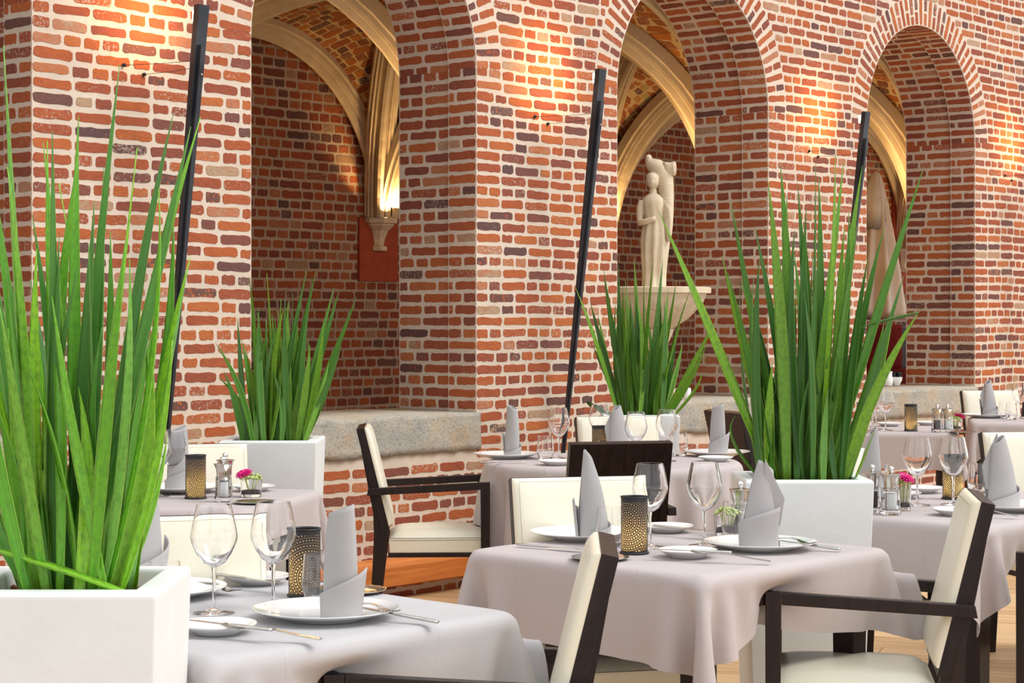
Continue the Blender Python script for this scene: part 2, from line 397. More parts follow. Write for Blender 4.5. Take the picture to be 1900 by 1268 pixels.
def lay_bricks(parent, bricks, one, many, limit=300, windows=None, margin=330, stuffname='brickwork'):
    """bricks: (centre, U, V, N, w, h). The largest in view become objects, the rest one mesh."""
    seen = []
    for b in bricks:
        x, y, Z = proj(b[0])
        if not (-margin < x < 1900+margin and -margin-150 < y < 1268+100): continue
        if windows and not any(a < x < c for a, c in windows): continue
        inframe = (0 < x < 1900 and 0 < y < 1268)
        d = (CAM - Vector(b[0])).normalized(); f = abs(d.dot(Vector(b[3])))
        seen.append((-(b[4]*b[5]*f/Z/Z)*(1 if inframe else .02), b))
    seen.sort(key=lambda t: t[0])
    r = random.Random(len(seen))
    for i, (_, (c, U, V, N, w, h)) in enumerate(seen[:limit]):
        kind = 's' if w > .14 else 'h'; w0 = .195 if kind == 's' else .092
        o = bpy.data.objects.new('brick', brick_variant(kind, r.randrange(9), one)); COL.objects.link(o); o.parent = parent
        U, V, N = Vector(U), Vector(V), Vector(N)
        s = r.choice((1, -1))
        mx = Matrix((U*(w/w0)*s, V*(h/.050)*s, N)).transposed().to_4x4(); mx.translation = Vector(c)
        o.matrix_basis = mx; tn = tones(r); o.color = (tn[0], tn[1], tn[2], 1)
    rest = seen[limit:]
    if rest:
        n = NP; K = len(rest)
        C = np.array([b[1][0] for b in rest], float); U = np.array([b[1][1] for b in rest], float); V = np.array([b[1][2] for b in rest], float); N = np.array([b[1][3] for b in rest], float)
        W = np.array([b[1][4] for b in rest]); H = np.array([b[1][5] for b in rest])
        xs = [-.5 + (i+.35)/(NX-.3) for i in range(NX)]
        px = np.array(xs + [.5]*2 + xs[::-1] + [-.5]*2); py = np.array([-.5]*NX + [-.30, .30] + [.5]*NX + [.30, -.30])
        X = px[None]*W[:, None] + rng.uniform(-.0022, .0022, (K, n)); Y = py[None]*H[:, None] + rng.uniform(-.0033, .0033, (K, n))
        def ring(X, Y, z): return C[:, None] + X[..., None]*U[:, None] + Y[..., None]*V[:, None] + z[:, None, None]*N[:, None]
        top = rng.uniform(.0015, .003, K)
        A = ring(X, Y, np.full(K, -.003)); B = ring(X*(1-.005/W)[:, None], Y*(1-.005/H)[:, None], top)
        P = np.concatenate([A, B], 1).reshape(-1, 3)
        base = [(j, (j+1) % n, n+(j+1) % n, n+j) for j in range(n)] + [tuple(range(n, 2*n))]
        F = [tuple(i*2*n + q for q in f) for i in range(K) for f in base]
        me = bpy.data.meshes.new(stuffname); me.from_pydata(P.tolist(), [], F); me.materials.append(M[many])
        at = me.color_attributes.new('tone', 'FLOAT_COLOR', 'POINT')
        T = np.array([(*tones(r), 1) for _ in range(K)], np.float32); at.data.foreach_set('color', np.repeat(T, 2*n, 0).ravel())
        o = link(bpy.data.objects.new(stuffname, me), parent); o['kind'] = 'stuff'
def fill_row(a, b, par, r, S=.192, Hd=.089, J=.0155, mostly=None):
    """cut [a,b] into bricks; returns [(x0,x1)]"""
    out = []; x = a + (0 if par else 0); first = True
    while x < b - .02:
        if mostly == 'header': L = S if (r.random() < .10) else Hd
        elif par: L = S if r.random() < .86 else Hd
        else: L = Hd if r.random() < .74 else S
        if first and not par and L == Hd and r.random() < .4: L = .14
        L *= r.uniform(.93, 1.06); first = False
        if x + L > b - .035: L = b - x
        if L > .225: out.append((x, x + L*.5 - J/2)); out.append((x + L*.5 + J/2, x+L))
        else: out.append((x, x+L))
        x += L + J
    return [q for q in out if q[1]-q[0] > .022]

PER = 2.773; PIER = 1.209; RO = .782; ZS = 2.70; RING = .2; CH = .0625; D1 = .20; D2 = .59; STEP = .03
OPEN = [(PIER + PER*k, PER*(k+1)) for k in range(-1, 5)]      # openings in x
XL, XR, ZT = -4.4, 14.5, 5.3
SILL0, SILL1 = .713, .908
def wall_front():
    V, F = [], []
    def q(*p):
        i = len(V); V.extend(p); F.append((i, i+1, i+2, i+3))
    def face(y, off, flip):
        xs = [XL]
        for a, b in OPEN:
            a2, b2 = a-off, b+off
            q((xs[-1], y, -.1), (a2, y, -.1), (a2, y, ZT), (xs[-1], y, ZT))
            q((a2, y, -.1), (b2, y, -.1), (b2, y, SILL0), (a2, y, SILL0))
            R = RO+off; cx = (a+b)/2; n = 36
            for i in range(n):
                t0, t1 = PI - PI*i/n, PI - PI*(i+1)/n
                p0 = (cx+R*math.cos(t0), y, ZS+R*math.sin(t0)); p1 = (cx+R*math.cos(t1), y, ZS+R*math.sin(t1))
                q(p0, p1, (p1[0], y, ZT), (p0[0], y, ZT))
            xs.append(b2)
        q((xs[-1], y, -.1), (XR, y, -.1), (XR, y, ZT), (xs[-1], y, ZT))
    face(0, 0, 0); face(D2, STEP, 1)
    for a, b in OPEN:
        cx = (a+b)/2
        for off, y0, y1 in ((0, 0, D1), (STEP, D1, D2)):
            q((a-off, y0, SILL0), (a-off, y1, SILL0), (a-off, y1, ZS), (a-off, y0, ZS))
            q((b+off, y0, SILL0), (b+off, y1, SILL0), (b+off, y1, ZS), (b+off, y0, ZS))
            R = RO+off; n = 36
            for i in range(n):
                t0, t1 = PI*i/n, PI*(i+1)/n
                q(*[(cx+R*math.cos(t), y, ZS+R*math.sin(t)) for t, y in ((t0, y0), (t1, y0), (t1, y1), (t0, y1))])
        for s, x in ((-1, a), (1, b)): q((x, D1, SILL0), (x+s*STEP, D1, SILL0), (x+s*STEP, D1, ZS), (x, D1, ZS))
        n = 36
        for i in range(n):
            t0, t1 = PI*i/n, PI*(i+1)/n
            q(*[(cx+R*math.cos(t), D1, ZS+R*math.sin(t)) for t, R in ((t0, RO), (t1, RO), (t1, RO+STEP), (t0, RO+STEP))])
        q((a, 0, SILL0), (b, 0, SILL0), (b, D2, SILL0), (a, D2, SILL0))
    q((XL, 0, ZT), (XR, 0, ZT), (XR, D2, ZT), (XL, D2, ZT))
    return structure(mesh('wall_front', V, F, 'mortar'))
wf = wall_front()
r = random.Random(3)
face_b, low_b, jamb_b, soff_b, rings = [], [], [], [], []
X3, Y3, Z3 = (1,0,0), (0,1,0), (0,0,1)
def wob(x, z): return .011*noise.noise(Vector((x*1.3, 0, z*.9)))
row = 0; z = -.06
while z < 4.5:
    par = row % 2; zc = z + r.uniform(-.002, .002)
    def put(x0, x1, dst):
        for a, b in fill_row(x0, x1, par, r):
            tl = r.uniform(-.018, .018)
            xm = (a+b)/2; tl += 3*(wob(xm+.1, z) - wob(xm-.1, z))
            dst.append((((a+b)/2, 0, zc + wob(xm, z) + r.uniform(-.002, .002)), (math.cos(tl),0,math.sin(tl)), (-math.sin(tl),0,math.cos(tl)), (0,-1,0), b-a, r.uniform(.041, .048)))
    if z + .03 < SILL0: put(-2.6, XR, low_b)
    elif z - .03 < ZS:
        x = -2.6
        for a, b in OPEN:
            put(x, a - .003, face_b); x = b + .003
        put(x, XR, face_b)
        for a, b in OPEN:                      # jamb, right-hand side of each opening
            if z - .03 > SILL1 - .02:
                for (y0, y1, xx) in ((.004, D1-.004, b), (D1+.012, D2-.006, b+STEP)):
                    for p, q_ in fill_row(y0, y1, par, r):
                        jamb_b.append(((xx, (p+q_)/2, zc + wob(b, z)), Y3, Z3, (-1,0,0), q_-p, r.uniform(.041, .048)))
    else:
        x = -2.6
        for a, b in OPEN:
            cx = (a+b)/2; dz = z - ZS; RR = RO+RING+.006
            if dz < RR:
                hw = math.sqrt(max(0, RR*RR - (dz if dz > 0 else 0)**2)); put(x, cx-hw-.002, face_b); x = cx+hw+.002
        put(x, XR, face_b)
    row += 1; z += CH
for k, (a, b) in enumerate(OPEN):
    cx = (a+b)/2; n = 42; ring = []
    for i in range(n):
        t = PI*(i+.5)/n; U = (math.cos(t), 0, math.sin(t)); Vv = (-math.sin(t), 0, math.cos(t))
        segs = [(.004, .194)] if i % 2 else [(.004, .094), (.106, .194)]
        if r.random() < .15: segs = [(.004, .06), (.072, .194)]
        for p, q_ in segs:
            rm = RO + (p+q_)/2
            ring.append(((cx+rm*U[0], 0, ZS+rm*U[2]), U, Vv, (0,-1,0), q_-p, r.uniform(.036, .041)*(1+.12*((p+q_)/.4-.5))))
        for off, y0, y1 in ((0, .004, D1-.004), (STEP, D1+.012, D2-.006)):
            R = RO+off
            for p, q_ in fill_row(y0, y1, i % 2, r):
                soff_b.append(((cx+R*U[0], (p+q_)/2, ZS+R*U[2]), Y3, Vv, (-U[0], 0, -U[2]), q_-p, r.uniform(.037, .044)))
    rings.append(ring)
lay_bricks(wf, face_b, 'brick_one', 'brick_many')
def sub_structure(name):
    o = bpy.data.objects.new(name, None); link(o); return structure(o)
lay_bricks(sub_structure('wall_parapet'), low_b, 'brick_one', 'brick_many')
lay_bricks(sub_structure('wall_reveal'), jamb_b, 'brick_one', 'brick_many')
lay_bricks(sub_structure('wall_soffit'), soff_b, 'brick_one', 'brick_many')
for k, ring in enumerate(rings):
    if 1 <= k <= 5: lay_bricks(sub_structure('trim_%d' % k), ring, 'brick_one', 'brick_many', 120)
# granite sills with a rough lower edge
for k, (a, b) in enumerate(OPEN):
    bm = bmesh.new(); nx, ny, nz = 40, 5, 6; x0, x1 = a-.004, b+.02
    bmesh.ops.create_grid(bm, x_segments=1, y_segments=1, size=.5); bm.clear()
    bbox(bm, x0, x1, -.016, D2+.05, SILL0, SILL1)
    bmesh.ops.subdivide_edges(bm, edges=[e for e in bm.edges if abs(e.verts[0].co.x - e.verts[1].co.x) > .5], cuts=nx, use_grid_fill=True)
    bmesh.ops.subdivide_edges(bm, edges=[e for e in bm.edges if abs(e.verts[0].co.z - e.verts[1].co.z) > .1], cuts=nz, use_grid_fill=True)
    for v in bm.verts:
        nn = noise.noise(v.co*7) ; n2 = noise.noise(v.co*23)
        if v.co.z > SILL1-.01: v.co.z += .006*nn + (-.006 if v.co.y < 0 else 0)
        else: v.co.y += (.008*nn + .006*n2) * (1 if v.co.y < .1 else 0)
        if v.co.z < SILL0+.01: v.co.z += .012*noise.noise(v.co*4) + .008*n2 - .004
    o = frombm('window_sill', bm, 'granite', None, True); o.name = 'trim_sill_%d' % (k+1); structure(o)
# orange wooden casing along the foot of the wall, in boards
cas = sub_structure('baseboard_front')
x = XL
while x < XR:
    L = 1.18; prof = [(-.002, .065), (-.075, .065), (-.10, .075), (-.10, .165), (-.092, .188), (-.075, .20), (-.002, .203)]
    prism('board', prof, x+.0015, x+L-.0015, 'orange_wood', cas, .0015); x += L

# ------------------------------------------------------------------ gallery behind the arches
YB = 4.07
WIN = [(-120, 80), (380, 830), (1060, 1400), (1520, 1800)]
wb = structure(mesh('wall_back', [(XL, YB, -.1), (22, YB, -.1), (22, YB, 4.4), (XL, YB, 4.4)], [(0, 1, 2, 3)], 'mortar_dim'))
back = []; row = 0; z = .3
while z < 3.8:
    for a, b in fill_row(XL+r.uniform(0, .1), 21, 0, r, .22, .105, .014, 'header' if row % 4 else None):
        if -4 < (a+b)/2 < 22: back.append((((a+b)/2, YB, z), X3, Z3, (0,-1,0), b-a, r.uniform(.053, .062)))
    z += .0757; row += 1
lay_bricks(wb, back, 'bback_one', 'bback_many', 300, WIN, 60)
structure(box('light_seal_left', XL-.2, XL, D2, YB+.2, -.1, 4.5, 'mortar_dim', None, 0))  # end closure added to keep daylight out of the gallery
structure(box('light_seal_right', 21.5, 21.7, D2, YB+.2, -.1, 4.5, 'mortar_dim', None, 0))  # added likewise at the far end, blocks light from entering there
structure(box('light_seal_top', XL-.2, 21.7, .3, YB+.4, 4.45, 4.55, 'mortar_dim', None, 0))  # unseen slab added above the vault to stop light leaking through its cracks
ceil = sub_structure('ceiling')
def lerp(a, b, t): return a + (b-a)*t
Y0, Y1 = .62, YB; YM = (Y0+Y1)/2; SPR = 2.2
def wallrib(xa, y, t):  # t 0..pi
    return Vector((lerp(xa+.09, xa+PER-.09, (1-math.cos(t))/2), y, SPR + 1.30*math.sin(t)))
def tranrib(x, t):
    return Vector((x, YM - math.cos(t)*1.50, 1.98 + 1.50*math.sin(t)))
def diag(xa, sx, t):    # from back corner (xa side sx=0/1) to the opposite front corner
    c = (1-math.cos(t))/2
    x = lerp(xa+.12, xa+PER-.12, c); x = x if sx == 0 else 2*xa+PER-x
    return Vector((x, lerp(Y1-.15, Y0+.15, c), SPR + 1.46*math.sin(t)))
RIBP = [(-.125, .16), (-.125, .085), (-.105, .075), (-.10, .05), (-.082, .055), (-.072, .03), (-.058, .026), (-.05, .045), (-.036, .012), (-.026, -.012), (0, -.022)]
RIBP = RIBP + [(-x, y) for x, y in RIBP[-2::-1]]
def rib(pts, up=None, wscale=1.0):
    rings_ = []
    for i, p in enumerate(pts):
        t = (pts[min(i+1, len(pts)-1)] - pts[max(i-1, 0)]).normalized()
        hd = pts[-1]-pts[0]; hd.z = 0; side = Vector((hd.y, -hd.x, 0)).normalized()
        u = side.cross(t).normalized()
        if u.z < 0 and i not in (0, len(pts)-1): u = -u
        if u.dot(Vector((0,0,1))) < 0: u = -u
        # 'out' points away from the arch centre
        c = (pts[0]+pts[-1])/2; 
        if u.dot(p-c) < 0: u = -u
        rings_.append([p + side*x*wscale + u*y for x, y in RIBP])
    V = [p for rg in rings_ for p in rg]; n = len(RIBP); F = []
    for i in range(len(rings_)-1):
        for j in range(n-1): F.append((i*n+j, i*n+j+1, (i+1)*n+j+1, (i+1)*n+j))
    o = mesh('rib', V, F, 'rib', ceil, False); return o
web = []
WV, WF = [], []
def cell(A, B, nrow=30):
    # A(t), B(t): curves from corner to corner; surface between them, laid in courses
    n, mm = 28, 6; base = len(WV); mid = Vector((0,0,0))
    def S(t, v):
        p = A(t).lerp(B(t), v); p.z += .10 + .05*math.sin(PI*v)*math.sin(t); return p
    for i in range(n+1):
        for j in range(mm+1): WV.append(S(PI*i/n, j/mm))
    for i in range(n):
        for j in range(mm): a = base+i*(mm+1)+j; WF.append((a, a+1, a+mm+2, a+mm+1))
    # courses
    L = sum((S(PI*(i+1)/60, .5)-S(PI*i/60, .5)).length for i in range(60)); k = int(L/.072); 
    for i in range(k):
        t = PI*(i+.5)/k; e = PI*.5/k
        Lr = (S(t, 1)-S(t, 0)).length
        if Lr < .15: continue
        for a, b in fill_row(0, Lr, i % 2, r, .21, .10, .014):
            v = (a+b)/2/Lr; c = S(t, v); U = (S(t, min(1, v+.03))-S(t, max(0, v-.03))).normalized(); T = (S(min(PI, t+e), v)-S(max(0, t-e), v))
            h = T.length - .014; T = T.normalized(); N = U.cross(T).normalized(); 
            ctr = Vector((c.x, c.y, 2.0)); 
            if N.dot(ctr-c) < 0: N = -N
            T = N.cross(U).normalized()
            web.append((tuple(c + N*.002), tuple(U), tuple(T), tuple(N), b-a, max(.03, min(.062, h))))
bays = [PIER/2 + PER*k for k in range(0, 7)]
NR = 30
for k, xa in enumerate(bays):
    ts = [PI*i/NR for i in range(NR+1)]
    rib([wallrib(xa, Y1-.06, t) for t in ts], None, .8)
    rib([p for p in (tranrib(xa, t) for t in [PI*i/48 for i in range(49)]) if p.z > SPR])
    for sx in (0, 1): rib([diag(xa, sx, t) for t in ts], None, .9)
    rib([wallrib(xa, Y0+.06, t) for t in ts], None, .8)
    h = PI/2
    D0, D1_ = (lambda t, xa=xa: diag(xa, 0, t)), (lambda t, xa=xa: diag(xa, 1, t))
    # back cell: wall rib (left->right) with left diag up, right diag down
    cell(lambda t: wallrib(xa, Y1, t), lambda t: D0(t) if t <= h else D1_(PI-t))
    cell(lambda t: wallrib(xa, Y0, t), lambda t: D1_(PI-t) if t <= h else D0(t))
    def side(x, first):
        def A(t): c = math.cos(t); return Vector((x, YM + c*1.66, SPR-.02 + 1.28*math.sin(t)))
        def B(t):
            if first: return D0(t) if t <= h else D1_(t)
            return D1_(t) if t <= h else D0(t)
        return A, B
    cell(*side(xa, True)); cell(*side(xa+PER, False))
rib([p for p in (tranrib(bays[-1]+PER, t) for t in [PI*i/48 for i in range(49)]) if p.z > SPR])
mesh('vault_web', WV, WF, 'mortar_web', ceil, True)
web = [b for b in web if 2.2 < b[0][0] < 20]
lay_bricks(ceil, web, 'bweb_one', 'bweb_many', 300, WIN, 60)
# corbels with hidden uplights
def corbel(label):
    t = thing('corbel', label, 'corbel')
    def octo(rx, z): 
        P = [(-1, 0), (-1, -.45), (-.5, -1), (.5, -1), (1, -.45), (1, 0)]
        return [Vector((x*rx, y*rx, z)) for x, y in P]
    loft('bracket', [octo(.065, -.26), octo(.075, -.255), (octo(.075, -.225)), octo(.05, -.215), octo(.06, -.16), octo(.085, -.10), octo(.125, -.06), octo(.13, -.045), octo(.15, -.04), octo(.155, 0)], 'statue', t, True, False)
    box('plaque', -.215, .215, -.022, -.001, -.50, .0, 'plaque', t, .004)
    l = lathe('spotlight', [(.001, .012), (.02, .012), (.022, 0), (.018, -.0)], 'lens', t, 16, (-.02, -.10, .004))
    return t
CB = Kind(corbel)
for k in range(1, 7):
    x = PIER/2 + PER*k
    CB((x, YB, SPR), 0, ['','buff stone corbel on a red plaque behind the leftmost arch\'s pier', 'glowing stone corbel on red plaque seen through the leftmost arch', 'stone corbel on the gallery wall behind the fountain arch',
        'stone corbel deeper along the gallery wall past the fountain', 'stone corbel behind the closed parasol', 'last stone corbel at the far end of the gallery'][k])
    l = bpy.data.lights.new('corbel_light', 'SPOT'); l.energy = 38; l.color = (1, .60, .24); l.spot_size = math.radians(120); l.spot_blend = .6; l.shadow_soft_size = .03
    o = link(bpy.data.objects.new('corbel_light', l)); o.location = (x-.09, YB-.24, SPR+.04); o.rotation_euler = Vector((.12, .22, 1)).to_track_quat('-Z', 'Y').to_euler()
    l = bpy.data.lights.new('vault_light', 'POINT'); l.energy = 15; l.color = (1, .60, .26); l.shadow_soft_size = .08
    o = link(bpy.data.objects.new('vault_light', l)); o.location = (x-.42, 1.05, 2.45)
tag(box('plaque_panel', -.22, .22, -.03, -.001, .0, .58, 'plaque', None, .004), 'tall red panel on gallery wall beside the closed parasol', 'panel').location = (14.47, YB, 2.207)

# ------------------------------------------------------------------ floor
FA = heading(-.94, .342) + PI/2; ca, sa = math.cos(FA), math.sin(FA)
fl = structure(mesh('floor', [(-7, -9, -.006), (16, -9, -.006), (16, 4.2, -.006), (-7, 4.2, -.006)], [(0,1,2,3)], 'soil'))
cand = []
for j in range(-90, 100):
    off = r.uniform(0, 1.7)
    for i in range(-9, 10):
        L = 1.7; u = i*L+off; v = j*.14; x = u*ca - v*sa + 1; y = u*sa + v*ca - 3
        if not (-6 < x < 14 and -8 < y < .35): continue
        px, py, Z = proj((x, y, 0))
        if -900 < px < 3200 and 700 < py < 4500: cand.append((Z*(1 if (0 < px < 1900 and py < 1400) else 5), x, y))
cand.sort(); cand = cand
bm = bmesh.new(); bbox(bm, -.848, .848, -.0688, .0688, -.006, 0); bmesh.ops.bevel(bm, geom=[e for e in bm.edges if e.verts[0].co.z > -.001 and e.verts[1].co.z > -.001], offset=.001, segments=1, affect='EDGES')
pm = bpy.data.meshes.new('plank'); bm.to_mesh(pm); bm.free(); pm.materials.append(M['plank'])
for i, (Z, x, y) in enumerate(cand[:300]):
    o = link(bpy.data.objects.new('plank', pm), fl); o.location = (x, y, 0); o.rotation_euler = (0, 0, FA)
if len(cand) > 300:
    bm = bmesh.new()
    for Z, x, y in cand[300:]:
        k0 = len(bm.verts); bm.from_mesh(pm); bm.verts.ensure_lookup_table()
        bmesh.ops.transform(bm, matrix=Matrix.Translation((x, y, 0)) @ Matrix.Rotation(FA, 4, 'Z'), verts=bm.verts[k0:])
    o = frombm('planking', bm, 'plank', fl); o['kind'] = 'stuff'

# ------------------------------------------------------------------ tall tapered wall lights
def blade_lamp(label):
    t = thing('wall_lamp', label, 'wall lamp')
    # local: foot touches the wall at z=.87, top leans out to y=-.32
    zb, zt = .45, 2.735; yb, yt = -.045, -.335
    def sec(f, wd, dp, off): 
        z = lerp(zb, zt, f); y = lerp(yb, yt, f) + off
        return [Vector((-wd, y-dp, z)), Vector((wd, y-dp, z)), Vector((wd, y+dp, z)), Vector((-wd, y+dp, z))]
    loft('shaft', [sec(f, lerp(.008, .030, f), lerp(.006, .016, f), 0) for f in (0, .25, .5, .75, 1)], 'lamp_metal', t, True, False)
    loft('rib_channel', [sec(f, lerp(.004, .014, f), lerp(.004, .010, f), lerp(-.008, -.026, f)) for f in (0, .3, .6, .925)], 'lamp_metal', t, True, False)
    lathe('screw', [(.0001, .004), (.004, .003), (.005, 0)], 'steel', t, 10).matrix_local = Matrix.Translation((0, lerp(yb, yt, .87)-.036, lerp(zb, zt, .87))) @ Matrix.Rotation(PI/2, 4, 'X')
    lathe('lamp_head', [(.001, 0), (.018, .0), (.020, .004), (.020, .05), (.001, .05)], 'lens', t, 16, (0, yt+.032, zt-.07))
    for x, y, z in ((-.16, -.002, 2.49), (-.05, -.002, 2.46)):
        loft('wire', tube_rings([(x, y, z), (lerp(x, 0, .5), -.15, z+.002), (0, -.29, z+.01)], .0012, 5), 'black', t)
        lathe('wall_hook', [(.001, -.004), (.008, 0), (.008, .012), (.001, .016)], 'black', t, 10).matrix_local = Matrix.Translation((x, y, z)) @ Matrix.Rotation(PI/2, 4, 'X')
    return t
LP = Kind(blade_lamp)
for k, lb in enumerate(['tall black tapered wall lamp left of the first open arch', 'tall black tapered wall lamp on the pier between first and second arch',
                        'black tapered wall lamp behind the big central plant', 'black tapered wall lamp at the far right edge']):
    x = .63 + PER*k
    LP((x, 0, 0), 0, lb)
    l = bpy.data.lights.new('wall_lamp_light', 'SPOT'); l.energy = 14; l.color = (1, .48, .14); l.spot_size = math.radians(125); l.spot_blend = 1; l.shadow_soft_size = .04
    o = link(bpy.data.objects.new('wall_lamp_light', l)); o.location = (x-.03, -.27, 2.70); o.rotation_euler = Vector((-.12, 1, .1)).to_track_quat('-Z', 'Y').to_euler()

# ------------------------------------------------------------------ fountain with statue on the second sill
FX, FY = 4.76, .30
ft = thing('wall_fountain', 'pale stone fountain bowl on a short pedestal in second arch', 'fountain', (FX, FY, 0))
lathe('bowl', [(.001, 1.33), (.06, 1.325), (.10, 1.335), (.20, 1.40), (.285, 1.49), (.305, 1.535), (.31, 1.55), (.335, 1.553), (.337, 1.585), (.325, 1.59), (.30, 1.585), (.28, 1.56), (.16, 1.55), (.001, 1.55)], 'statue', ft, 56)
lathe('pedestal', [(.001, .905), (.15, .905), (.15, .95), (.12, .965), (.075, 1.0), (.062, 1.1), (.07, 1.24), (.10, 1.30), (.11, 1.335), (.001, 1.335)], 'statue', ft, 32)
for k in range(10):
    a = 2*PI*k/10; bmx = Matrix.Translation((.262*math.cos(a), .262*math.sin(a), 1.475)) @ Matrix.Rotation(a, 4, 'Z') @ Matrix.Rotation(.75, 4, 'Y')
    bm = bmesh.new(); bmesh.ops.create_uvsphere(bm, u_segments=12, v_segments=8, radius=1); bmesh.ops.scale(bm, vec=(.012, .04, .05), verts=bm.verts)
    frombm('carved_lobe', bm, 'statue', ft, True).matrix_local = bmx
def statue():
    t = thing('statue', 'pale stone statue of a draped woman holding a horn of plenty', 'statue', (FX-.02, FY, 1.55), heading(-.25, -1))
    Hs = .80
    def ring(z, rx, ry, cx=0, cy=0, fold=0, ph=0, n=48):
        return [Vector((cx + (rx + fold*math.sin(9*a+ph)+fold*.5*math.sin(17*a+ph*2))*math.cos(a), cy + (ry + fold*math.sin(9*a+ph))*math.sin(a), z)) for a in (2*PI*j/n for j in range(n))]
    R = [ring(0, .085, .08), ring(.03, .085, .08), ring(.032, .075, .07, 0, 0, .004), ring(.12, .070, .06, .002, 0, .008, .2), ring(.24, .080, .062, .004, .0, .009, .5), ring(.34, .088, .062, .006, .0, .008, .9),
         ring(.42, .080, .058, .006, 0, .005, 1.2), ring(.46, .070, .052, .006, 0, .004, 1.5), ring(.49, .064, .050, .004, 0, .002), ring(.53, .066, .054, 0, .004, .0015), ring(.575, .074, .056, -.002, .004, .001),
         ring(.61, .072, .045, -.004), ring(.632, .050, .034, -.006), ring(.645, .026, .026, -.006), ring(.67, .022, .023, -.006, .004), ring(.685, .022, .024, -.006, .006)]
    loft('draped_body', R, 'statue', t)
    bm = bmesh.new(); bmesh.ops.create_uvsphere(bm, u_segments=28, v_segments=20, radius=1)
    for v in bm.verts:
        c = v.co.copy(); v.co = Vector((c.x*.041, c.y*.046, c.z*.054))
        if c.y > 0:
            if abs(c.x) < .25 and -.35 < c.z < .15: v.co.y += .010*(1-abs(c.x)/.25)*(1-abs(c.z+.2)/.4 if abs(c.z+.2) < .4 else 0)    # nose
            if .05 < c.z < .30 and .2 < abs(c.x) < .6: v.co.y -= .004           # eye sockets
            if -.62 < c.z < -.5 and abs(c.x) < .3: v.co.y += .003               # lips
            if c.z < -.5: v.co.x *= .9
    for v in bm.verts: v.co += Vector((-.006, .008, .722))
    frombm('head', bm, 'statue', t, True)
    bm = bmesh.new(); bmesh.ops.create_icosphere(bm, subdivisions=4, radius=1)
    for v in bm.verts:
        n_ = noise.noise(v.co*4.5)*.12 + .05*math.sin(16*v.co.x+6*v.co.z); v.co = v.co*(1+n_); v.co = Vector((v.co.x*.049-.006, v.co.y*.048-.010, v.co.z*.048+.738))
    frombm('hair', bm, 'statue', t, True)
    bm = bmesh.new(); bmesh.ops.create_icosphere(bm, subdivisions=3, radius=.02); bmesh.ops.translate(bm, vec=(-.006, -.055, .735), verts=bm.verts); frombm('hair_knot', bm, 'statue', t, True)
    loft('arm', tube_rings([(-.074, 0, .60), (-.088, .004, .55), (-.090, .012, .49), (-.082, .045, .455), (-.04, .075, .462), (.005, .082, .475), (.025, .080, .482)], [.027, .028, .023, .022, .019, .016, .014], 14), 'statue', t)
    loft('arm', tube_rings([(.070, 0, .60), (.095, .01, .54), (.105, .02, .46), (.104, .03, .38), (.100, .035, .345)], [.022, .024, .021, .017, .012], 14), 'statue', t)
    # horn of plenty rising behind the shoulder, mouth open above the head
    pts = [(.100, .03, .34), (.096, .015, .43), (.090, -.005, .53), (.080, -.025, .62), (.070, -.035, .69), (.056, -.045, .745), (.034, -.05, .79), (.0, -.05, .82), (-.032, -.05, .842), (-.050, -.05, .870)]
    rad = [.014, .027, .036, .044, .052, .062, .066, .056, .038, .020]
    rg = tube_rings(pts, rad, 28)
    rg = [[p*(1) for p in q] for q in rg]
    loft('horn', rg, 'statue', t)
    for i in range(44):
        f = i/43*(len(pts)-1); i0 = min(int(f), len(pts)-2); g = f-i0
        c = Vector(pts[i0]).lerp(Vector(pts[i0+1]), g); d = (Vector(pts[i0+1])-Vector(pts[i0])).normalized(); R_ = lerp(rad[i0], rad[i0+1], g)
        q = d.to_track_quat('Z', 'Y').to_matrix().to_4x4(); q.translation = c
        lathe('horn_groove', [(R_*.97, -.003), (R_+.0014, 0), (R_*.97, .003)], 'statue', t, 24).matrix_local = q
    loft('horn_lip', [[Vector((.055 + q*.075, -.045 + ry*math.sin(a), .795 + q*.012 + rz_*math.cos(a))) for a in (2*PI*j/24 for j in range(24))] for q, ry, rz_ in ((0, .05, .06), (.5, .048, .046), (.9, .052, .046), (1.0, .054, .044), (.95, .03, .02))], 'statue', t)
    bm = bmesh.new()
    for i in range(9):
        bb = bmesh.ops.create_icosphere(bm, subdivisions=2, radius=.010+.003*(i % 3)); bmesh.ops.translate(bm, vec=(.09+.03*math.cos(i*2.1), -.045+.03*math.sin(i*2.1), .825+.006*(i % 2)), verts=bb['verts'])
    bb = bmesh.ops.create_icosphere(bm, subdivisions=2, radius=.022); bmesh.ops.translate(bm, vec=(-.045, -.05, .880), verts=bb['verts'])
    frombm('fruit', bm, 'statue', t, True)
    t.scale = (-.95, .95, .95)
statue()
for px, lb in ((1258, 'white pillar candle beside the fountain pedestal, nearer to it'), (1276, 'white pillar candle on sill, further from the fountain pedestal')):
    k = (px-950)/FPX; y = .12; Z = (y-CAM.y)/(FW[1]+RT[1]*k); x, y = site(k*Z, Z)
    t = thing('pillar_candle', lb, 'candle', (x, y, SILL1+.002)); lathe('wax', [(.001, 0), (.019, 0), (.02, .003), (.02, .062), (.017, .066), (.001, .062)], 'candle', t, 24)
    loft('wick', tube_rings([(0,0,.06), (.001,0,.074)], .0012, 6), 'black', t)

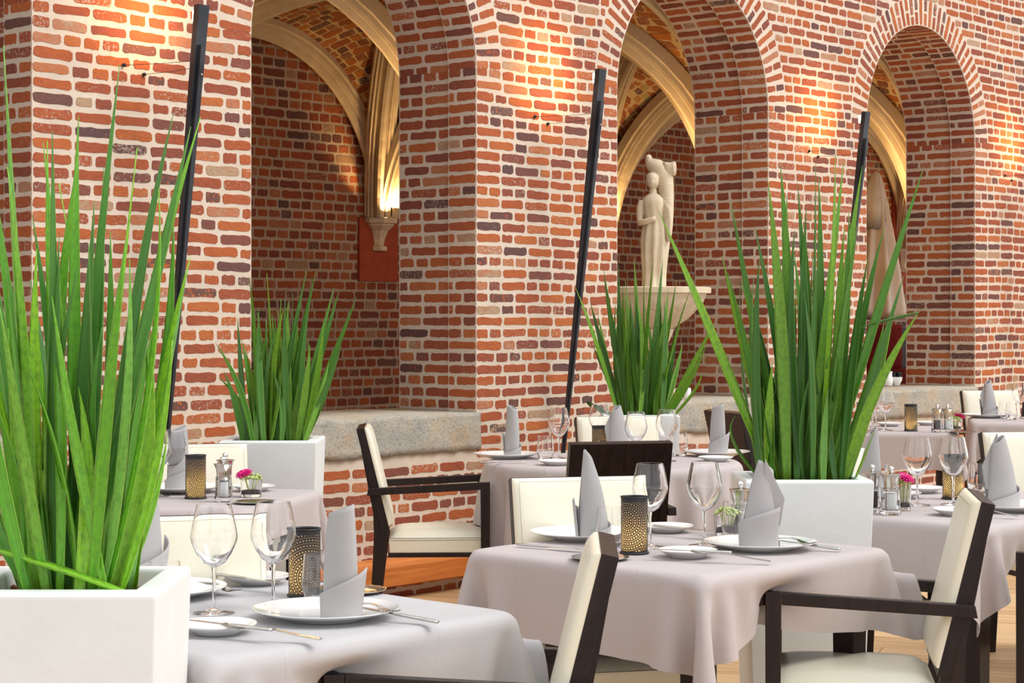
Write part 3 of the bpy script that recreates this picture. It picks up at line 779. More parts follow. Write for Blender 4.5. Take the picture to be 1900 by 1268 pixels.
# ------------------------------------------------------------------ closed parasol, serving cabinet and cups beyond the third arch
def parasol():
    k = (1625-950)/FPX; Y = 1.7; Z = (Y-CAM.y)/(FW[1]+RT[1]*k); x, y = site(k*Z, Z)
    t = thing('closed_parasol', 'closed beige canvas parasol standing beyond the rightmost arch', 'parasol', (x, y, 0), heading(.2, -1))
    loft('pole', tube_rings([(0,0,0.03), (0,0,2.6)], .02, 14), 'lamp_metal', t); lathe('foot', [(.001, 0), (.26, 0), (.26, .03), (.05, .05), (.03, .12), (.001, .12)], 'lamp_metal', t, 32)
    rg = []
    for i in range(24):
        f = i/23; z = lerp(2.64, 1.42, f); R = .035 + .20*f**.8; n = 64
        rg.append([Vector(((R*(1+.20*math.sin(8*a+f*1.4)+.08*math.sin(19*a+f*4)))*math.cos(a)*(1+.0*f), (R*(1+.20*math.sin(8*a+f*1.4)))*math.sin(a), z + .02*math.sin(8*a)*f)) for a in (2*PI*j/n for j in range(n))])
    loft('canopy', rg, 'canvas', t)
    loft('top_cap', [[Vector((R*(1+.1*math.sin(5*a))*math.cos(a)+.05*(g*1.5), R*math.sin(a), z + .03*math.sin(3*a)*g)) for a in (2*PI*j/32 for j in range(32))] for R, z, g in ((.01, 2.67, 0), (.045, 2.63, 0), (.10, 2.45, .3), (.155, 2.20, 1), (.15, 2.21, 1))], 'canvas', t, False)
parasol()
k = (1645-950)/FPX; Y = 1.25; Z = (Y-CAM.y)/(FW[1]+RT[1]*k); cx_, cy_ = site(k*Z, Z)
cb = thing('serving_cabinet', 'dark red draped serving cabinet behind the rightmost sill', 'cabinet', (cx_-.1, cy_, 0), 0)
box('body', -.55, .45, -.2, .25, 0, 1.0, 'red_cloth', cb, .01); box('upper_box', -.5, .1, -.15, .25, 1.0, 1.36, 'red_cloth', cb, .03); box('dark_box', .12, .42, -.12, .2, 1.0, 1.34, 'black', cb, .01)
def on_sill(px, y):
    k = (px-950)/FPX; Z = (y-CAM.y)/(FW[1]+RT[1]*k); return site(k*Z, Z)
x, y = on_sill(1646, .42)
jug = thing('milk_jug', 'small white milk jug on the rightmost sill', 'jug', (x, y, SILL1+.004))
lathe('body', [(.001, 0), (.036, 0), (.040, .01), (.043, .045), (.036, .085), (.040, .105), (.037, .105), (.033, .085), (.001, .08)], 'china', jug, 28)
loft('handle', tube_rings([(-.036, 0, .09), (-.062, 0, .085), (-.068, 0, .06), (-.055, 0, .035), (-.040, 0, .03)], .006, 8), 'china', jug)
x, y = on_sill(1663, .40)
cup = thing('sugar_bowl', 'white bowl with dark packets beside the small milk jug', 'bowl', (x, y, SILL1+.004))
lathe('body', [(.001, 0), (.022, 0), (.026, .008), (.042, .035), (.045, .062), (.042, .062), (.038, .036), (.001, .02)], 'china', cup, 28)
for i in range(6): box('packet', -.004, .004, -.012, .012, .03, .10, 'black', cup, .001).matrix_local = Matrix.Translation((.022*math.cos(i*1.05), .022*math.sin(i*1.05), 0)) @ Matrix.Rotation(.25*math.sin(i*2), 4, 'X') @ Matrix.Rotation(i*1.1, 4, 'Z')

# ------------------------------------------------------------------ chairs
def chair(label):
    t = thing('armchair', label, 'armchair')
    W = .238; F_ = .245
    post = [(-.285, 0), (-.245, .0), (-.212, .30), (-.196, .42), (-.205, .50), (-.262, .72), (-.306, .908), (-.334, .908), (-.300, .72), (-.262, .54), (-.262, .44), (-.268, .30)]
    for s in (-1, 1):
        x0, x1 = sorted((s*.203, s*.172))
        prism('rear_post', post, x0, x1, 'wood', t, .003)
        x0, x1 = sorted((s*W, s*(W-.034)))
        bm = bmesh.new(); a = [bm.verts.new(p) for p in ((x0, F_-.042, .674), (x1, F_-.042, .674), (x1, F_, .675), (x0, F_, .675))]
        b = [bm.verts.new(p) for p in ((x0+.006*(s > 0), F_-.036, 0), (x1-.006*(s < 0), F_-.036, 0), (x1-.006*(s < 0), F_-.002, 0), (x0+.006*(s > 0), F_-.002, 0))]
        bm.faces.new(a); bm.faces.new(b[::-1])
        for i in range(4): bm.faces.new((a[i], b[i], b[(i+1) % 4], a[(i+1) % 4]))
        frombm('front_leg', bm, 'wood', t, False, .003)
        prism('armrest', [(-.292, .618), (F_-.0425, .642), (F_-.0425, .674), (-.286, .650)], x0, x1, 'wood', t, .003)
    # seat: upholstered apron and a softly domed pad
    apr_ = box('seat_apron', -.203, .203, -.195, F_-.006, .365, .428, 'leather', t, .006)
    bm = bmesh.new(); n = 14; G = []
    for i in range(n+1):
        for j in range(n+1):
            u, v = i/n*2-1, j/n*2-1; e = (1-abs(u)**6)*(1-abs(v)**6)
            G.append(bm.verts.new((u*.2035*(1-.012*(1-e)), .024 + v*.219*(1-.012*(1-e)), .430 + .032*e**.5 + .006*(1-u*u)*(1-v*v))))
    for i in range(n):
        for j in range(n): bm.faces.new((G[i*(n+1)+j], G[(i+1)*(n+1)+j], G[(i+1)*(n+1)+j+1], G[i*(n+1)+j+1]))
    frombm('seat_pad', bm, 'leather', t, True)
    box('seat_rail', -.205, .205, -.20, F_-.02, .345, .364, 'wood', t, .002)
    # backrest: leaning slab, ivory leather in front, dark board behind
    import math as m_
    dz, dy = .908-.50, -.306+.205; ang = m_.atan2(-dy, dz); Ls = m_.hypot(dz, dy)
    mx = Matrix.Translation((0, -.203, .482)) @ Matrix.Rotation(ang, 4, 'X')
    bp = bmesh.new(); n = 22; G = []; Hh = Ls+.02
    for i in range(n+1):
        for j in range(n+1):
            u, v = math.sin((i/n*2-1)*PI/2), math.sin((j/n*2-1)*PI/2); e = (1-abs(u)**14)*(1-abs(v)**14)
            G.append(bp.verts.new((u*.205, .012 + .020*e**.6, (v+1)/2*Hh)))
    for i in range(n):
        for j in range(n): bp.faces.new((G[i*(n+1)+j], G[i*(n+1)+j+1], G[(i+1)*(n+1)+j+1], G[(i+1)*(n+1)+j]))
    edge = [G[i] for i in range(n+1)] + [G[i*(n+1)+n] for i in range(1, n+1)] + [G[n*(n+1)+j] for j in range(n-1, -1, -1)] + [G[i*(n+1)] for i in range(n-1, 0, -1)]
    bk = [bp.verts.new((v.co.x, .0, v.co.z)) for v in edge]
    for i in range(len(edge)): bp.faces.new((edge[i], edge[(i+1) % len(edge)], bk[(i+1) % len(edge)], bk[i]))
    o = rest_ = frombm('backrest', bp, 'leather', t, False); o.matrix_local = mx; o.data.polygons.foreach_set('use_smooth', [p.normal.y > .35 for p in o.data.polygons])
    b = box('back_board', -.2065, .2065, -.030, .006, -.02, Hh+.003, 'wood', t, .002); b.matrix_local = mx
    st = bmesh.new(); N = 60; x_, z0_, z1_ = .190, .016, Hh-.015
    path = [(-x_, z0_), (-x_, z1_), (x_, z1_), (x_, z0_)]; P = []
    for (ax, az), (bx, bz) in zip(path[:-1], path[1:]):
        L = m_.hypot(bx-ax, bz-az); k = int(L/.0045); nx_, nz_ = -(bz-az)/L, (bx-ax)/L
        for i in range(k): s_ = .0009*(1 if i % 2 else -1); P.append((lerp(ax, bx, i/k)+nx_*s_, .0332, lerp(az, bz, i/k)+nz_*s_))
    for i in range(len(P)-1):
        p, q = Vector(P[i]), Vector(P[i+1]); d = (q-p).normalized(); nn = Vector((-d.z, 0, d.x))*.00045
        vs = [st.verts.new(c) for c in (p-nn, q-nn, q+nn, p+nn)]; st.faces.new(vs)
    frombm('stitching', st, 'stitch', rest_)
    st = bmesh.new()
    for s in (-1, 1): bbox(st, s*.2044, s*.2036, -.19, F_-.02, .420, .4215)
    frombm('seat_seam', st, 'stitch', apr_)
    return t
CH = Kind(chair); CHAIRS = {}
def put_chair(key, X, Z, f, label, group):
    x, y = site(X, Z); rz = heading(*f); CH((x, y, 0), rz, label, group); CHAIRS[key] = (x, y, rz)
G_ = 'ivory leather dining armchairs'
put_chair('A_back', -.72, 4.31, (.24, -.97), 'ivory leather armchair facing the camera behind the front left table', G_)
put_chair('A_right', -.12, 4.06, (-.999, .03), 'armchair seen edge-on at the right of the front left table', G_)
put_chair('B_back', .27, 5.48, (.24, -.97), 'ivory leather armchair facing the camera behind the front middle table', G_)
put_chair('B_right', .93, 5.21, (-.99, .143), 'armchair in side view at the right of the front middle table', G_)
put_chair('C_left', -.352, 8.69, (.998, .05), 'armchair in front of the orange skirting left of the round table', G_)
put_chair('C_near', .34, 7.80, (-.25, .968), 'armchair with its dark wooden back turned, in front of round table', G_)
put_chair('C_back', .585, 9.2, (.24, -.97), 'ivory armchair behind the round table before a plant pot', G_)
put_chair('D_back', -1.135, 7.04, (.24, -.97), 'ivory armchair behind the candle and pink flower table at left', G_)
put_chair('E_back', 1.17, 6.78, (.24, -.97), 'ivory armchair hidden behind the central plant pot', G_)
put_chair('E_near', 1.83, 6.05, (-.961, .276), 'armchair cut off by the right edge beside the table with two glasses', G_)
put_chair('H_back', 2.24, 7.88, (.24, -.97), 'large ivory chair back at right edge behind the tall napkin', G_)
put_chair('F_left', 1.41, 10.26, (.93, .36), 'armchair showing dark slanted back beside the large central plant', G_)
put_chair('G_back', 3.32, 12.9, (.24, -.97), 'furthest ivory armchair, under the light end of the wall', G_)

# ------------------------------------------------------------------ tables and draped cloths
def sdf_push(P, prev, half, zt, rad_round, caps, th=.007):
    # table slab
    if rad_round:
        rr = np.hypot(P[..., 0], P[..., 1]); q0 = rr - rad_round
        nx, ny = P[..., 0]/np.maximum(rr, 1e-6), P[..., 1]/np.maximum(rr, 1e-6); dirs = np.stack([nx, ny], -1)
        side = q0
    else:
        qx = np.abs(P[..., 0]) - half[0]; qy = np.abs(P[..., 1]) - half[1]
    hz = .018; qz = np.abs(P[..., 2]-(zt-hz)) - hz; sz = np.sign(P[..., 2]-(zt-hz))
    rnd = .012
    if rad_round:
        a, b = np.maximum(q0+rnd, 0), np.maximum(qz+rnd, 0); out = np.hypot(a, b); ins = np.minimum(np.maximum(q0, qz)+rnd, 0)
        d = out + ins - rnd; L = np.maximum(out, 1e-9)
        g = np.stack([dirs[..., 0]*a/L, dirs[..., 1]*a/L, sz*b/L], -1)
        m = out < 1e-8; g[m] = 0; zi = m & (qz > q0); g[zi, 2] = sz[zi]; ri = m & ~(qz > q0); g[ri, 0] = dirs[ri, 0]; g[ri, 1] = dirs[ri, 1]
    else:
        a, b, c = np.maximum(qx+rnd, 0), np.maximum(qy+rnd, 0), np.maximum(qz+rnd, 0); out = np.sqrt(a*a+b*b+c*c)
        mx = np.maximum(np.maximum(qx, qy), qz); ins = np.minimum(mx+rnd, 0); d = out+ins-rnd; L = np.maximum(out, 1e-9)
        g = np.stack([np.sign(P[..., 0])*a/L, np.sign(P[..., 1])*b/L, sz*c/L], -1)
        m = out < 1e-8; g[m] = 0; zi = m & (qz >= mx-1e-9); g[zi, 2] = sz[zi]; xi = m & ~zi & (qx >= mx-1e-9); g[xi, 0] = np.sign(P[xi][:, 0]); yi = m & ~zi & ~xi; g[yi, 1] = np.sign(P[yi][:, 1])
    hit = d < th
    P[hit] += g[hit]*(th-d[hit])[:, None]
    prev[hit] += (P[hit]-prev[hit])*.6          # friction
    for A, B, R in caps:
        A = np.array(A); B = np.array(B); AB = B-A
        t = np.clip(((P-A) @ AB)/(AB @ AB), 0, 1); Cc = A + t[..., None]*AB; v = P-Cc; dd = np.linalg.norm(v, axis=-1); hit = dd < R+th
        if hit.any():
            P[hit] = Cc[hit] + v[hit]/np.maximum(dd[hit], 1e-6)[:, None]*(R+th); prev[hit] += (P[hit]-prev[hit])*.5
def drape(half, size, zt=.744, rr=None, caps=(), n=65, steps=300, seed=1, shift=(0, 0), damp=.95, movers=()):
    sx, sy = size if isinstance(size, tuple) else (size, size); h = sy/(n-1); nx = int(round(sx/h))+1; nx += 1 - nx % 2
    X, Y = np.meshgrid(np.linspace(-sx/2, sx/2, nx), np.linspace(-sy/2, sy/2, n), indexing='ij'); N2 = (nx, n)
    rg = np.random.default_rng(seed)
    P = np.stack([X+shift[0], Y+shift[1], np.full_like(X, zt+.012)], -1); P += rg.normal(0, .0006, P.shape)
    prev = P.copy(); dt = 1/125; acc = np.array([0, 0, -9.8])*dt*dt
    cons = []
    def pair(a, b, L, k): cons.append((a, b, L, k))
    for ax in (0, 1):
        for s in (0, 1):
            m = (N2[ax] - s)//2
            pair(tuple(slice(s, s+2*m-1, 2) if q == ax else slice(None) for q in (0, 1)), tuple(slice(s+1, s+2*m, 2) if q == ax else slice(None) for q in (0, 1)), h, 1.0)
    d2 = h*math.sqrt(2)
    for s in (0, 1):
        m = (nx - s)//2
        pair((slice(s, s+2*m-1, 2), slice(0, n-1)), (slice(s+1, s+2*m, 2), slice(1, n)), d2, .5)
        pair((slice(s, s+2*m-1, 2), slice(1, n)), (slice(s+1, s+2*m, 2), slice(0, n-1)), d2, .5)
    for ax in (0, 1):
        for s in range(4):
            idx = np.arange(s, N2[ax]-2, 4)
            if ax == 0: pair((idx, slice(None)), (idx+2, slice(None)), 2*h, .22)
            else: pair((slice(None), idx), (slice(None), idx+2), 2*h, .22)
    if movers: steps += 110
    for st in range(steps):
        q = 1 - min(1, max(0, (st-260)/110)); live = list(caps)
        if st > 259: live += [(tuple(np.array(A)+np.array(O)*q), tuple(np.array(B)+np.array(O)*q), R_) for A, B, R_, O in movers]   # chairs are pushed in once the cloth hangs
        v = (P-prev)*damp; prev = P.copy(); P = P + v + acc
        for it in range(8):
            if it in (3, 6): sdf_push(P, prev, half, zt, rr, live)
            for a, b, L, k in cons:
                D = P[b]-P[a]; l = np.sqrt((D*D).sum(-1))[..., None]; c = D*(k*.5*(l-L)/np.maximum(l, 1e-9)); P[a] = P[a]+c; P[b] = P[b]-c
        sdf_push(P, prev, half, zt, rr, live)
    return P, n
def cloth_obj(P, n, m, label, loc, rz):
    nx = P.shape[0]; V = P.reshape(-1, 3); F = [(i*n+j, (i+1)*n+j, (i+1)*n+j+1, i*n+j+1) for i in range(nx-1) for j in range(n-1)]
    UV = np.stack(np.meshgrid(np.linspace(0, 1, nx), np.linspace(0, 1, n), indexing='ij'), -1).reshape(-1, 2)
    o = mesh('tablecloth', V.tolist(), F, m, None, True, UV); o.location = loc; o.rotation_euler = (0, 0, rz)
    sm = o.modifiers.new('subdivide', 'SUBSURF'); sm.levels = 1; sm.render_levels = 1
    return tag(o, label, 'tablecloth', 'grey tablecloths')
def table_build(label, e=0):
    t = thing('dining_table', label, 'table')
    box('table_top', -.393-e, .393+e, -.393, .393, .706, .735, 'wood', t, .012)
    box('apron', -.36-e, .36+e, -.36, .36, .64, .707, 'wood', t, .003)
    for sx in (-1, 1):
        for sy in (-1, 1):
            bm = bmesh.new(); a = [bm.verts.new((sx*(.335+e)+dx*.034, sy*.335+dy*.034, .640)) for dx, dy in ((-1,-1),(1,-1),(1,1),(-1,1))]; b = [bm.verts.new((sx*(.335+e)+dx*.028, sy*.335+dy*.028, 0)) for dx, dy in ((-1,-1),(1,-1),(1,1),(-1,1))]
            bm.faces.new(a); bm.faces.new(b[::-1])
            for i in range(4): bm.faces.new((a[i], b[i], b[(i+1) % 4], a[(i+1) % 4]))
            frombm('leg', bm, 'wood', t, False, .003)
    return t
TB = Kind(table_build)
def arm_caps(keys, loc, rz, move=()):   # armrests near a table, in the table's own frame; those in 'move' slide in from behind
    out, mv = [], []; inv = Matrix.Rotation(-rz, 3, 'Z')
    for k in keys:
        x, y, cr = CHAIRS[k]; Rm = Matrix.Rotation(cr, 3, 'Z')
        def loc_(p): q = Rm @ Vector(p) + Vector((x, y, 0)) - Vector((loc[0], loc[1], 0)); return tuple(inv @ q)
        off = tuple(inv @ (Rm @ Vector((0, -.42, 0))))
        for s in (-1, 1):
            c = [(loc_((s*.221, -.27, .640)), loc_((s*.221, .222, .655)), .024), (loc_((s*.221, .225, .653)), loc_((s*.221, .225, .3)), .026)]
            if (k, s) in move: mv += [(*q, off) for q in c]
            else: out += c
        out.append((loc_((-.21, -.30, .80)), loc_((.21, -.30, .80)), .03))
    return dict(caps=out, movers=mv)
WA = math.radians(-3)
DIAG = heading(.2, .98)
def W(X, Z): return site(X, Z)
TABLES = {}
for key, loc, rz, m, arms, sd, lbt, lbc, size in [
    ('A', (-2.035, -3.63), WA, 'cloth_cool', ('A_right', 'A_back'), 1, 'dark wooden table under the front left cloth', 'pale cool grey tablecloth on the front left table', 1.21),
    ('B', (-.475, -3.64), WA, 'cloth', ('B_right', 'B_back'), 2, 'dark wooden table with black legs under front middle cloth', 'mauve grey tablecloth with pointed corner on the front middle table', 1.21),
    ('E', (1.23, -3.63), WA, 'cloth', ('E_near',), 3, 'dark wooden table under cloth right of the central planter', 'grey tablecloth with pointed corner right of the central planter', 1.21),
    ('D', W(-1.19, 6.91), DIAG, 'cloth', ('D_back',), 4, 'dark wooden table under the cloth with pink flower at left', 'grey tablecloth under the pink flower at left', 1.21)]:
    if key == 'E':
        o = table_build(lbt, .19); o.location = (*loc, 0); o.rotation_euler = (0, 0, rz); hf, size = (.605, .415), (1.59, 1.21)
    else: TB((*loc, 0), rz, lbt); hf = (.415, .415)
    P, n = drape(hf, size, seed=sd, **arm_caps(arms, loc, rz, (('A_right', -1), ('B_right', -1), ('E_near', 1), ('E_near', -1)))); cloth_obj(P, n, m, lbc, (*loc, 0), rz); TABLES[key] = (P, n)
for key, loc, lbt, lbc in [('F', W(2.19, 11.42), 'dark wooden table near the granite sill at right', 'mauve grey tablecloth on the table below the right granite sill'),
                           ('G', W(3.36, 12.42), 'furthest dark wooden table at the right edge', 'grey tablecloth on the furthest table at the right edge'),
                           ('H', W(2.60, 7.55), 'dark wooden table cut off by the right edge', 'grey tablecloth sliver at the right edge behind the nearer table')]:
    TB((*loc, 0), DIAG, lbt); P, n = TABLES['D']; cloth_obj(P, n, 'cloth', lbc, (*loc, 0), DIAG)
loc = W(.455, 8.75)
t = thing('round_table', 'round dark wooden table under the cloth in the middle distance', 'table', (*loc, 0))
lathe('table_top', [(.001, .708), (.570, .706), (.575, .71), (.575, .731), (.567, .737), (.001, .737)], 'wood', t, 64); lathe('pedestal', [(.001, .02), (.28, .02), (.28, .04), (.05, .06), (.045, .65), (.14, .70), (.001, .705)], 'wood', t, 32)
for i in range(4): box('foot', -.02, .30, -.03, .03, 0, .02, 'wood', t, .004).matrix_local = Matrix.Rotation(i*PI/2, 4, 'Z')
P, n = drape(None, 1.66, rr=.575, seed=9, n=71, **arm_caps(('C_left',), loc, DIAG+.15, (('C_left', 1), ('C_left', -1)))); cloth_obj(P, n, 'cloth', 'grey tablecloth with hanging folds on the round table', (*loc, 0), DIAG+.15)
ZC = .7525                             # top of the cloth

# ------------------------------------------------------------------ tableware
def shell(pro, inner): return pro + inner[::-1]
def wine_glass(label):
    t = thing('wine_glass', label, 'wine glass')
    lathe('foot', [(.0001, 0), (.042, 0), (.044, .001), (.042, .0022), (.020, .005), (.006, .010), (.0045, .016), (.0001, .016)], 'glass', t, 40)
    lathe('stem', [(.0001, .016), (.0045, .016), (.0038, .03), (.0036, .06), (.0042, .085), (.0065, .097), (.0001, .098)], 'glass', t, 24)
    outp = [(.0001, .0985), (.010, .099), (.024, .108), (.038, .128), (.0475, .150), (.0503, .163), (.0485, .175), (.0435, .200), (.0368, .231)]
    inp = [(.0001, .103), (.009, .104), (.022, .1125), (.0362, .1305), (.0460, .1510), (.0489, .163), (.0472, .175), (.0423, .200), (.0358, .231)]
    def dense(p):
        q = []
        for a, b in zip(p[:-1], p[1:]): q += [a, ((a[0]+b[0])/2, (a[1]+b[1])/2)]
        return q + [p[-1]]
    lathe('bowl', outp + inp[::-1], 'glass', t, 48, close=False)
    return t
def tumbler(label):
    t = tag(lathe('water_glass', [(.0001, 0), (.026, 0), (.031, .006), (.0385, .030), (.0395, .042), (.038, .060), (.0335, .108), (.0323, .108), (.0368, .060), (.0382, .042), (.037, .031), (.029, .011), (.0001, .009)], 'glass', None, 44), label, 'water glass'); return t
def lantern(label):
    t = thing('candle_lantern', label, 'candle lantern')
    lathe('shade', [(.036, .004), (.036, .150)], 'perf', t, 48, uvm=True)
    lathe('top_rim', [(.0362, .1495), (.0375, .1495), (.0375, .1535), (.0350, .1535), (.0350, .1495)], 'black', t, 48)
    lathe('base', [(.0001, 0), (.039, 0), (.040, .001), (.040, .004), (.0375, .005), (.0001, .005)], 'black', t, 48)
    lathe('liner', [(.0335, .0055), (.0335, .146)], 'liner', t, 40)
    tea_ = lathe('tealight', [(.0001, .006), (.019, .006), (.019, .022), (.0001, .022)], 'candle', t, 20)
    lathe('flame', [(.0001, .028), (.004, .034), (.0045, .040), (.003, .050), (.0001, .060)], 'flame', tea_, 12)
    return t
def plate(label):
    return tag(lathe('dinner_plate', [(.0001, .002), (.075, .002), (.078, 0), (.085, 0), (.088, .003), (.118, .010), (.148, .019), (.1535, .0215), (.1535, .0235), (.148, .0225), (.118, .0135), (.092, .0085), (.080, .0068), (.0001, .0062)], 'china', None, 72), label, 'plate')
def side_plate(label):
    return tag(lathe('side_plate', [(.0001, .002), (.038, .002), (.040, 0), (.044, 0), (.047, .003), (.062, .010), (.076, .017), (.079, .019), (.0785, .0208), (.062, .0132), (.047, .0078), (.0001, .0066)], 'china', None, 56), label, 'side plate')
def tray(label):
    return tag(lathe('coaster', [(.0001, 0), (.052, 0), (.060, .001), (.074, .005), (.077, .006), (.077, .0072), (.072, .0070), (.060, .0030), (.052, .002), (.0001, .002)], 'steel', None, 56), label, 'coaster')
def napkin_build(kind):
    def f(label):
        t = thing('folded_napkin', label, 'napkin'); rn = random.Random(kind); n = 40
        # rolled sheet wound a bit more than once, upper end cut on the slant
        V, F = [], []; rows = 20
        lean = {1: .004, 2: .014, 3: -.016}[kind]; Ht = {1: .225, 2: .235, 3: .225}[kind]; top = {1: .70, 2: .26, 3: .36}[kind]; R0 = {1: .036, 2: .041, 3: .047}[kind]; sl = {1: .010, 2: .016, 3: .014}[kind]
        for i in range(rows+1):
            f_ = i/rows; z = .002 + Ht*f_
            R = R0*lerp(1, top, f_**1.15) + .003*math.sin(PI*f_)
            for j in range(n+1):
                a = -0.9 + 2*PI*1.12*j/n; rr = R*(1+.09*(j/n)); crease = 1+.10*abs(math.cos(a*1.5+.4))*f_
                V.append((rr*crease*math.cos(a) + lean*f_**2, rr*math.sin(a)*.70 - .004*f_, z + sl*math.cos(a-.3)*f_**3))
        for i in range(rows):
            for j in range(n): a = i*(n+1)+j; F.append((a, a+1, a+n+2, a+n+1))
        o = mesh('roll', V, F, 'napkin', t, True); s = o.modifiers.new('thickness', 'SOLIDIFY'); s.thickness = .0022; s.offset = 0
        # cuff: outer band whose slanting upper edge rises to a free point
        V, F = [], []; rows = 9; pk = {1: 0.25, 2: .35, 3: 2.5}[kind]; ph = {1: .085, 2: .095, 3: .095}[kind]
        for i in range(rows+1):
            f_ = i/rows
            for j in range(n+1):
                u = j/n; a = pk - 2*PI*.86*(1-u)
                top_z = .022 + ph*u**(1.15 if kind == 3 else 1.6)
                R = R0 + .006 + .004*u*f_ + .010*(u**5)*f_
                V.append((R*math.cos(a), R*.80*math.sin(a), .001 + top_z*f_))
        for i in range(rows):
            for j in range(n): a = i*(n+1)+j; F.append((a, a+1, a+n+2, a+n+1))
        o = mesh('cuff', V, F, 'napkin', t, True); s = o.modifiers.new('thickness', 'SOLIDIFY'); s.thickness = .003; s.offset = 1
        # side fin: a folded flap standing off the roll
        if kind == 3:
            zt, zb = (.17, .06) if kind == 2 else (.20, .09)
            pr = [(.0, .008, zb-.03), (.0, .018, zt+.045), (.052, .012, lerp(zb, zt, .45)), (.040, .006, zb-.025)]
            sg = 1 if kind == 2 else -1
            bm = bmesh.new(); a = [bm.verts.new((sg*(x+.014), y, z)) for x, y, z in pr]; b = [bm.verts.new((sg*(x+.014), y-.012*(1-x/.06), z)) for x, y, z in pr]
            bm.faces.new(a); bm.faces.new(b[::-1])
            for i in range(4): bm.faces.new((a[i], b[i], b[(i+1) % 4], a[(i+1) % 4]))
            frombm('flap', bm, 'napkin', t, False, .001)
        return t
    return f
def mill(fill):
    def f(label):
        t = thing('%s_mill' % fill, label, 'mill')
        def sq(h, z, c=.25):
            p = h*(1-c); return [Vector(q) for q in ((h, p, z), (p, h, z), (-p, h, z), (-h, p, z), (-h, -p, z), (-p, -h, z), (p, -h, z), (h, -p, z))]
        loft('body', [sq(.026, 0), sq(.027, .004), sq(.024, .05), sq(.0235, .085), sq(.0205, .085), sq(.021, .05), sq(.022, .018), sq(.020, .014)], 'glass', t, True, False)
        lathe('filling', [(.0001, .0155), (.0175, .0155), (.0185, .03), (.0180, .068), (.0001, .070)], 'salt' if fill == 'salt' else 'pepper', t, 20)
        head_ = lathe('head', [(.0001, .074), (.0185, .074), (.0225, .086), (.0225, .096), (.0245, .112), (.0300, .126), (.0325, .129), (.0325, .131), (.010, .134), (.0001, .134)], 'steel', t, 36)
        lathe('knob', [(.0001, .133), (.003, .133), (.0035, .136), (.0080, .139), (.0105, .146), (.0085, .153), (.0001, .1565)], 'chrome', head_, 24)
        return t
    return f
def flower_glass(kind):
    def f(label):
        t = thing('flower_glass', label, 'flower arrangement'); rn = random.Random(kind); tall = kind == 2
        R, H = (.040, .058) if not tall else (.027, .085)
        lathe('glass_cup', [(.0001, 0), (R*.86, 0), (R*.9, .004), (R, H), (R-.0022, H), (R*.86, .012), (.0001, .010)], 'glass', t, 40)
        lathe('pebbles', [(.0001, .011), (R*.84, .011), (R*.87, .024), (R*.5, .027), (.0001, .024)], 'pebble', t, 30)
        bm = bmesh.new()
        for i in range(46):
            a = rn.uniform(0, 2*PI); q = R*.95*math.sqrt(rn.random()); x, y = q*math.cos(a), q*math.sin(a); z = H + .004 + .016*(1-(q/R)**2)+rn.uniform(-.004, .004)
            g = bmesh.ops.create_icosphere(bm, subdivisions=1, radius=rn.uniform(.004, .0065)); bmesh.ops.translate(bm, vec=(x, y, z), verts=g['verts'])
        frombm('sedum_head', bm, 'sedum', t, True)
        for i in range(5):
            a = i*1.3; loft('stem', tube_rings([(.01*math.cos(a), .01*math.sin(a), .022), (.014*math.cos(a), .014*math.sin(a), H*.6), (.022*math.cos(a), .022*math.sin(a), H+.002)], .002, 6), 'sedum', t)
        if kind != 3:
            bm = bmesh.new(); c = Vector((-.026, -.005, H+.024)); tl = Matrix.Rotation(.35, 3, 'X') @ Matrix.Rotation(-.3, 3, 'Y')
            for lay, (rad, nz, cnt) in enumerate(((.034, -.002, 18), (.030, .004, 16), (.020, .008, 14))):
                for i in range(cnt):
                    a = 2*PI*(i+.5*lay)/cnt + rn.uniform(-.06, .06); d = Vector((math.cos(a), math.sin(a), 0)); s = Vector((-d.y, d.x, 0)); L = rad*rn.uniform(.88, 1.05)
                    P = [d*.004 - s*.0012, d*L*.6 - s*.0036, d*L - s*.0012, d*L + s*.0012, d*L*.6 + s*.0036, d*.004 + s*.0012]
                    zz = [nz, nz+.003, nz+.001, nz+.001, nz+.003, nz]
                    vs = [bm.verts.new(c + tl @ (p + Vector((0, 0, z)))) for p, z in zip(P, zz)]; lo = [bm.verts.new(v.co - tl @ Vector((0,0,.001))) for v in vs]
                    bm.faces.new(vs); bm.faces.new(lo[::-1])
                    for q in range(6): bm.faces.new((vs[q], lo[q], lo[(q+1) % 6], vs[(q+1) % 6]))
            frombm('gerbera', bm, 'pink', t); bm = bmesh.new(); g = bmesh.ops.create_icosphere(bm, subdivisions=2, radius=.007); bmesh.ops.translate(bm, vec=c+tl @ Vector((0,0,.007)), verts=g['verts']); frombm('flower_centre', bm, 'pink', t, True)
            loft('flower_stem', tube_rings([(0, 0, .02), (-.012, -.002, H*.6), c-Vector((0,0,.003))], .0022, 8), 'sedum', t)
        return t
    return f
def knife(label):                       # along +x, handle first
    V, F = [], []; ks = [(-.110, .006, .0030), (-.104, .0072, .0036), (-.02, .0055, .0034), (-.008, .0045, .0030), (.0, .0075, .0012), (.03, .0095, .0009), (.08, .0095, .0008), (.10, .0065, .0006), (.108, .001, .0004)]
    rg = [[Vector((x, w_*math.cos(a), .004 + th*math.sin(a))) for a in (2*PI*j/10 for j in range(10))] for x, w_, th in ks]
    return tag(loft('table_knife', rg, 'steel', None), label, 'knife')
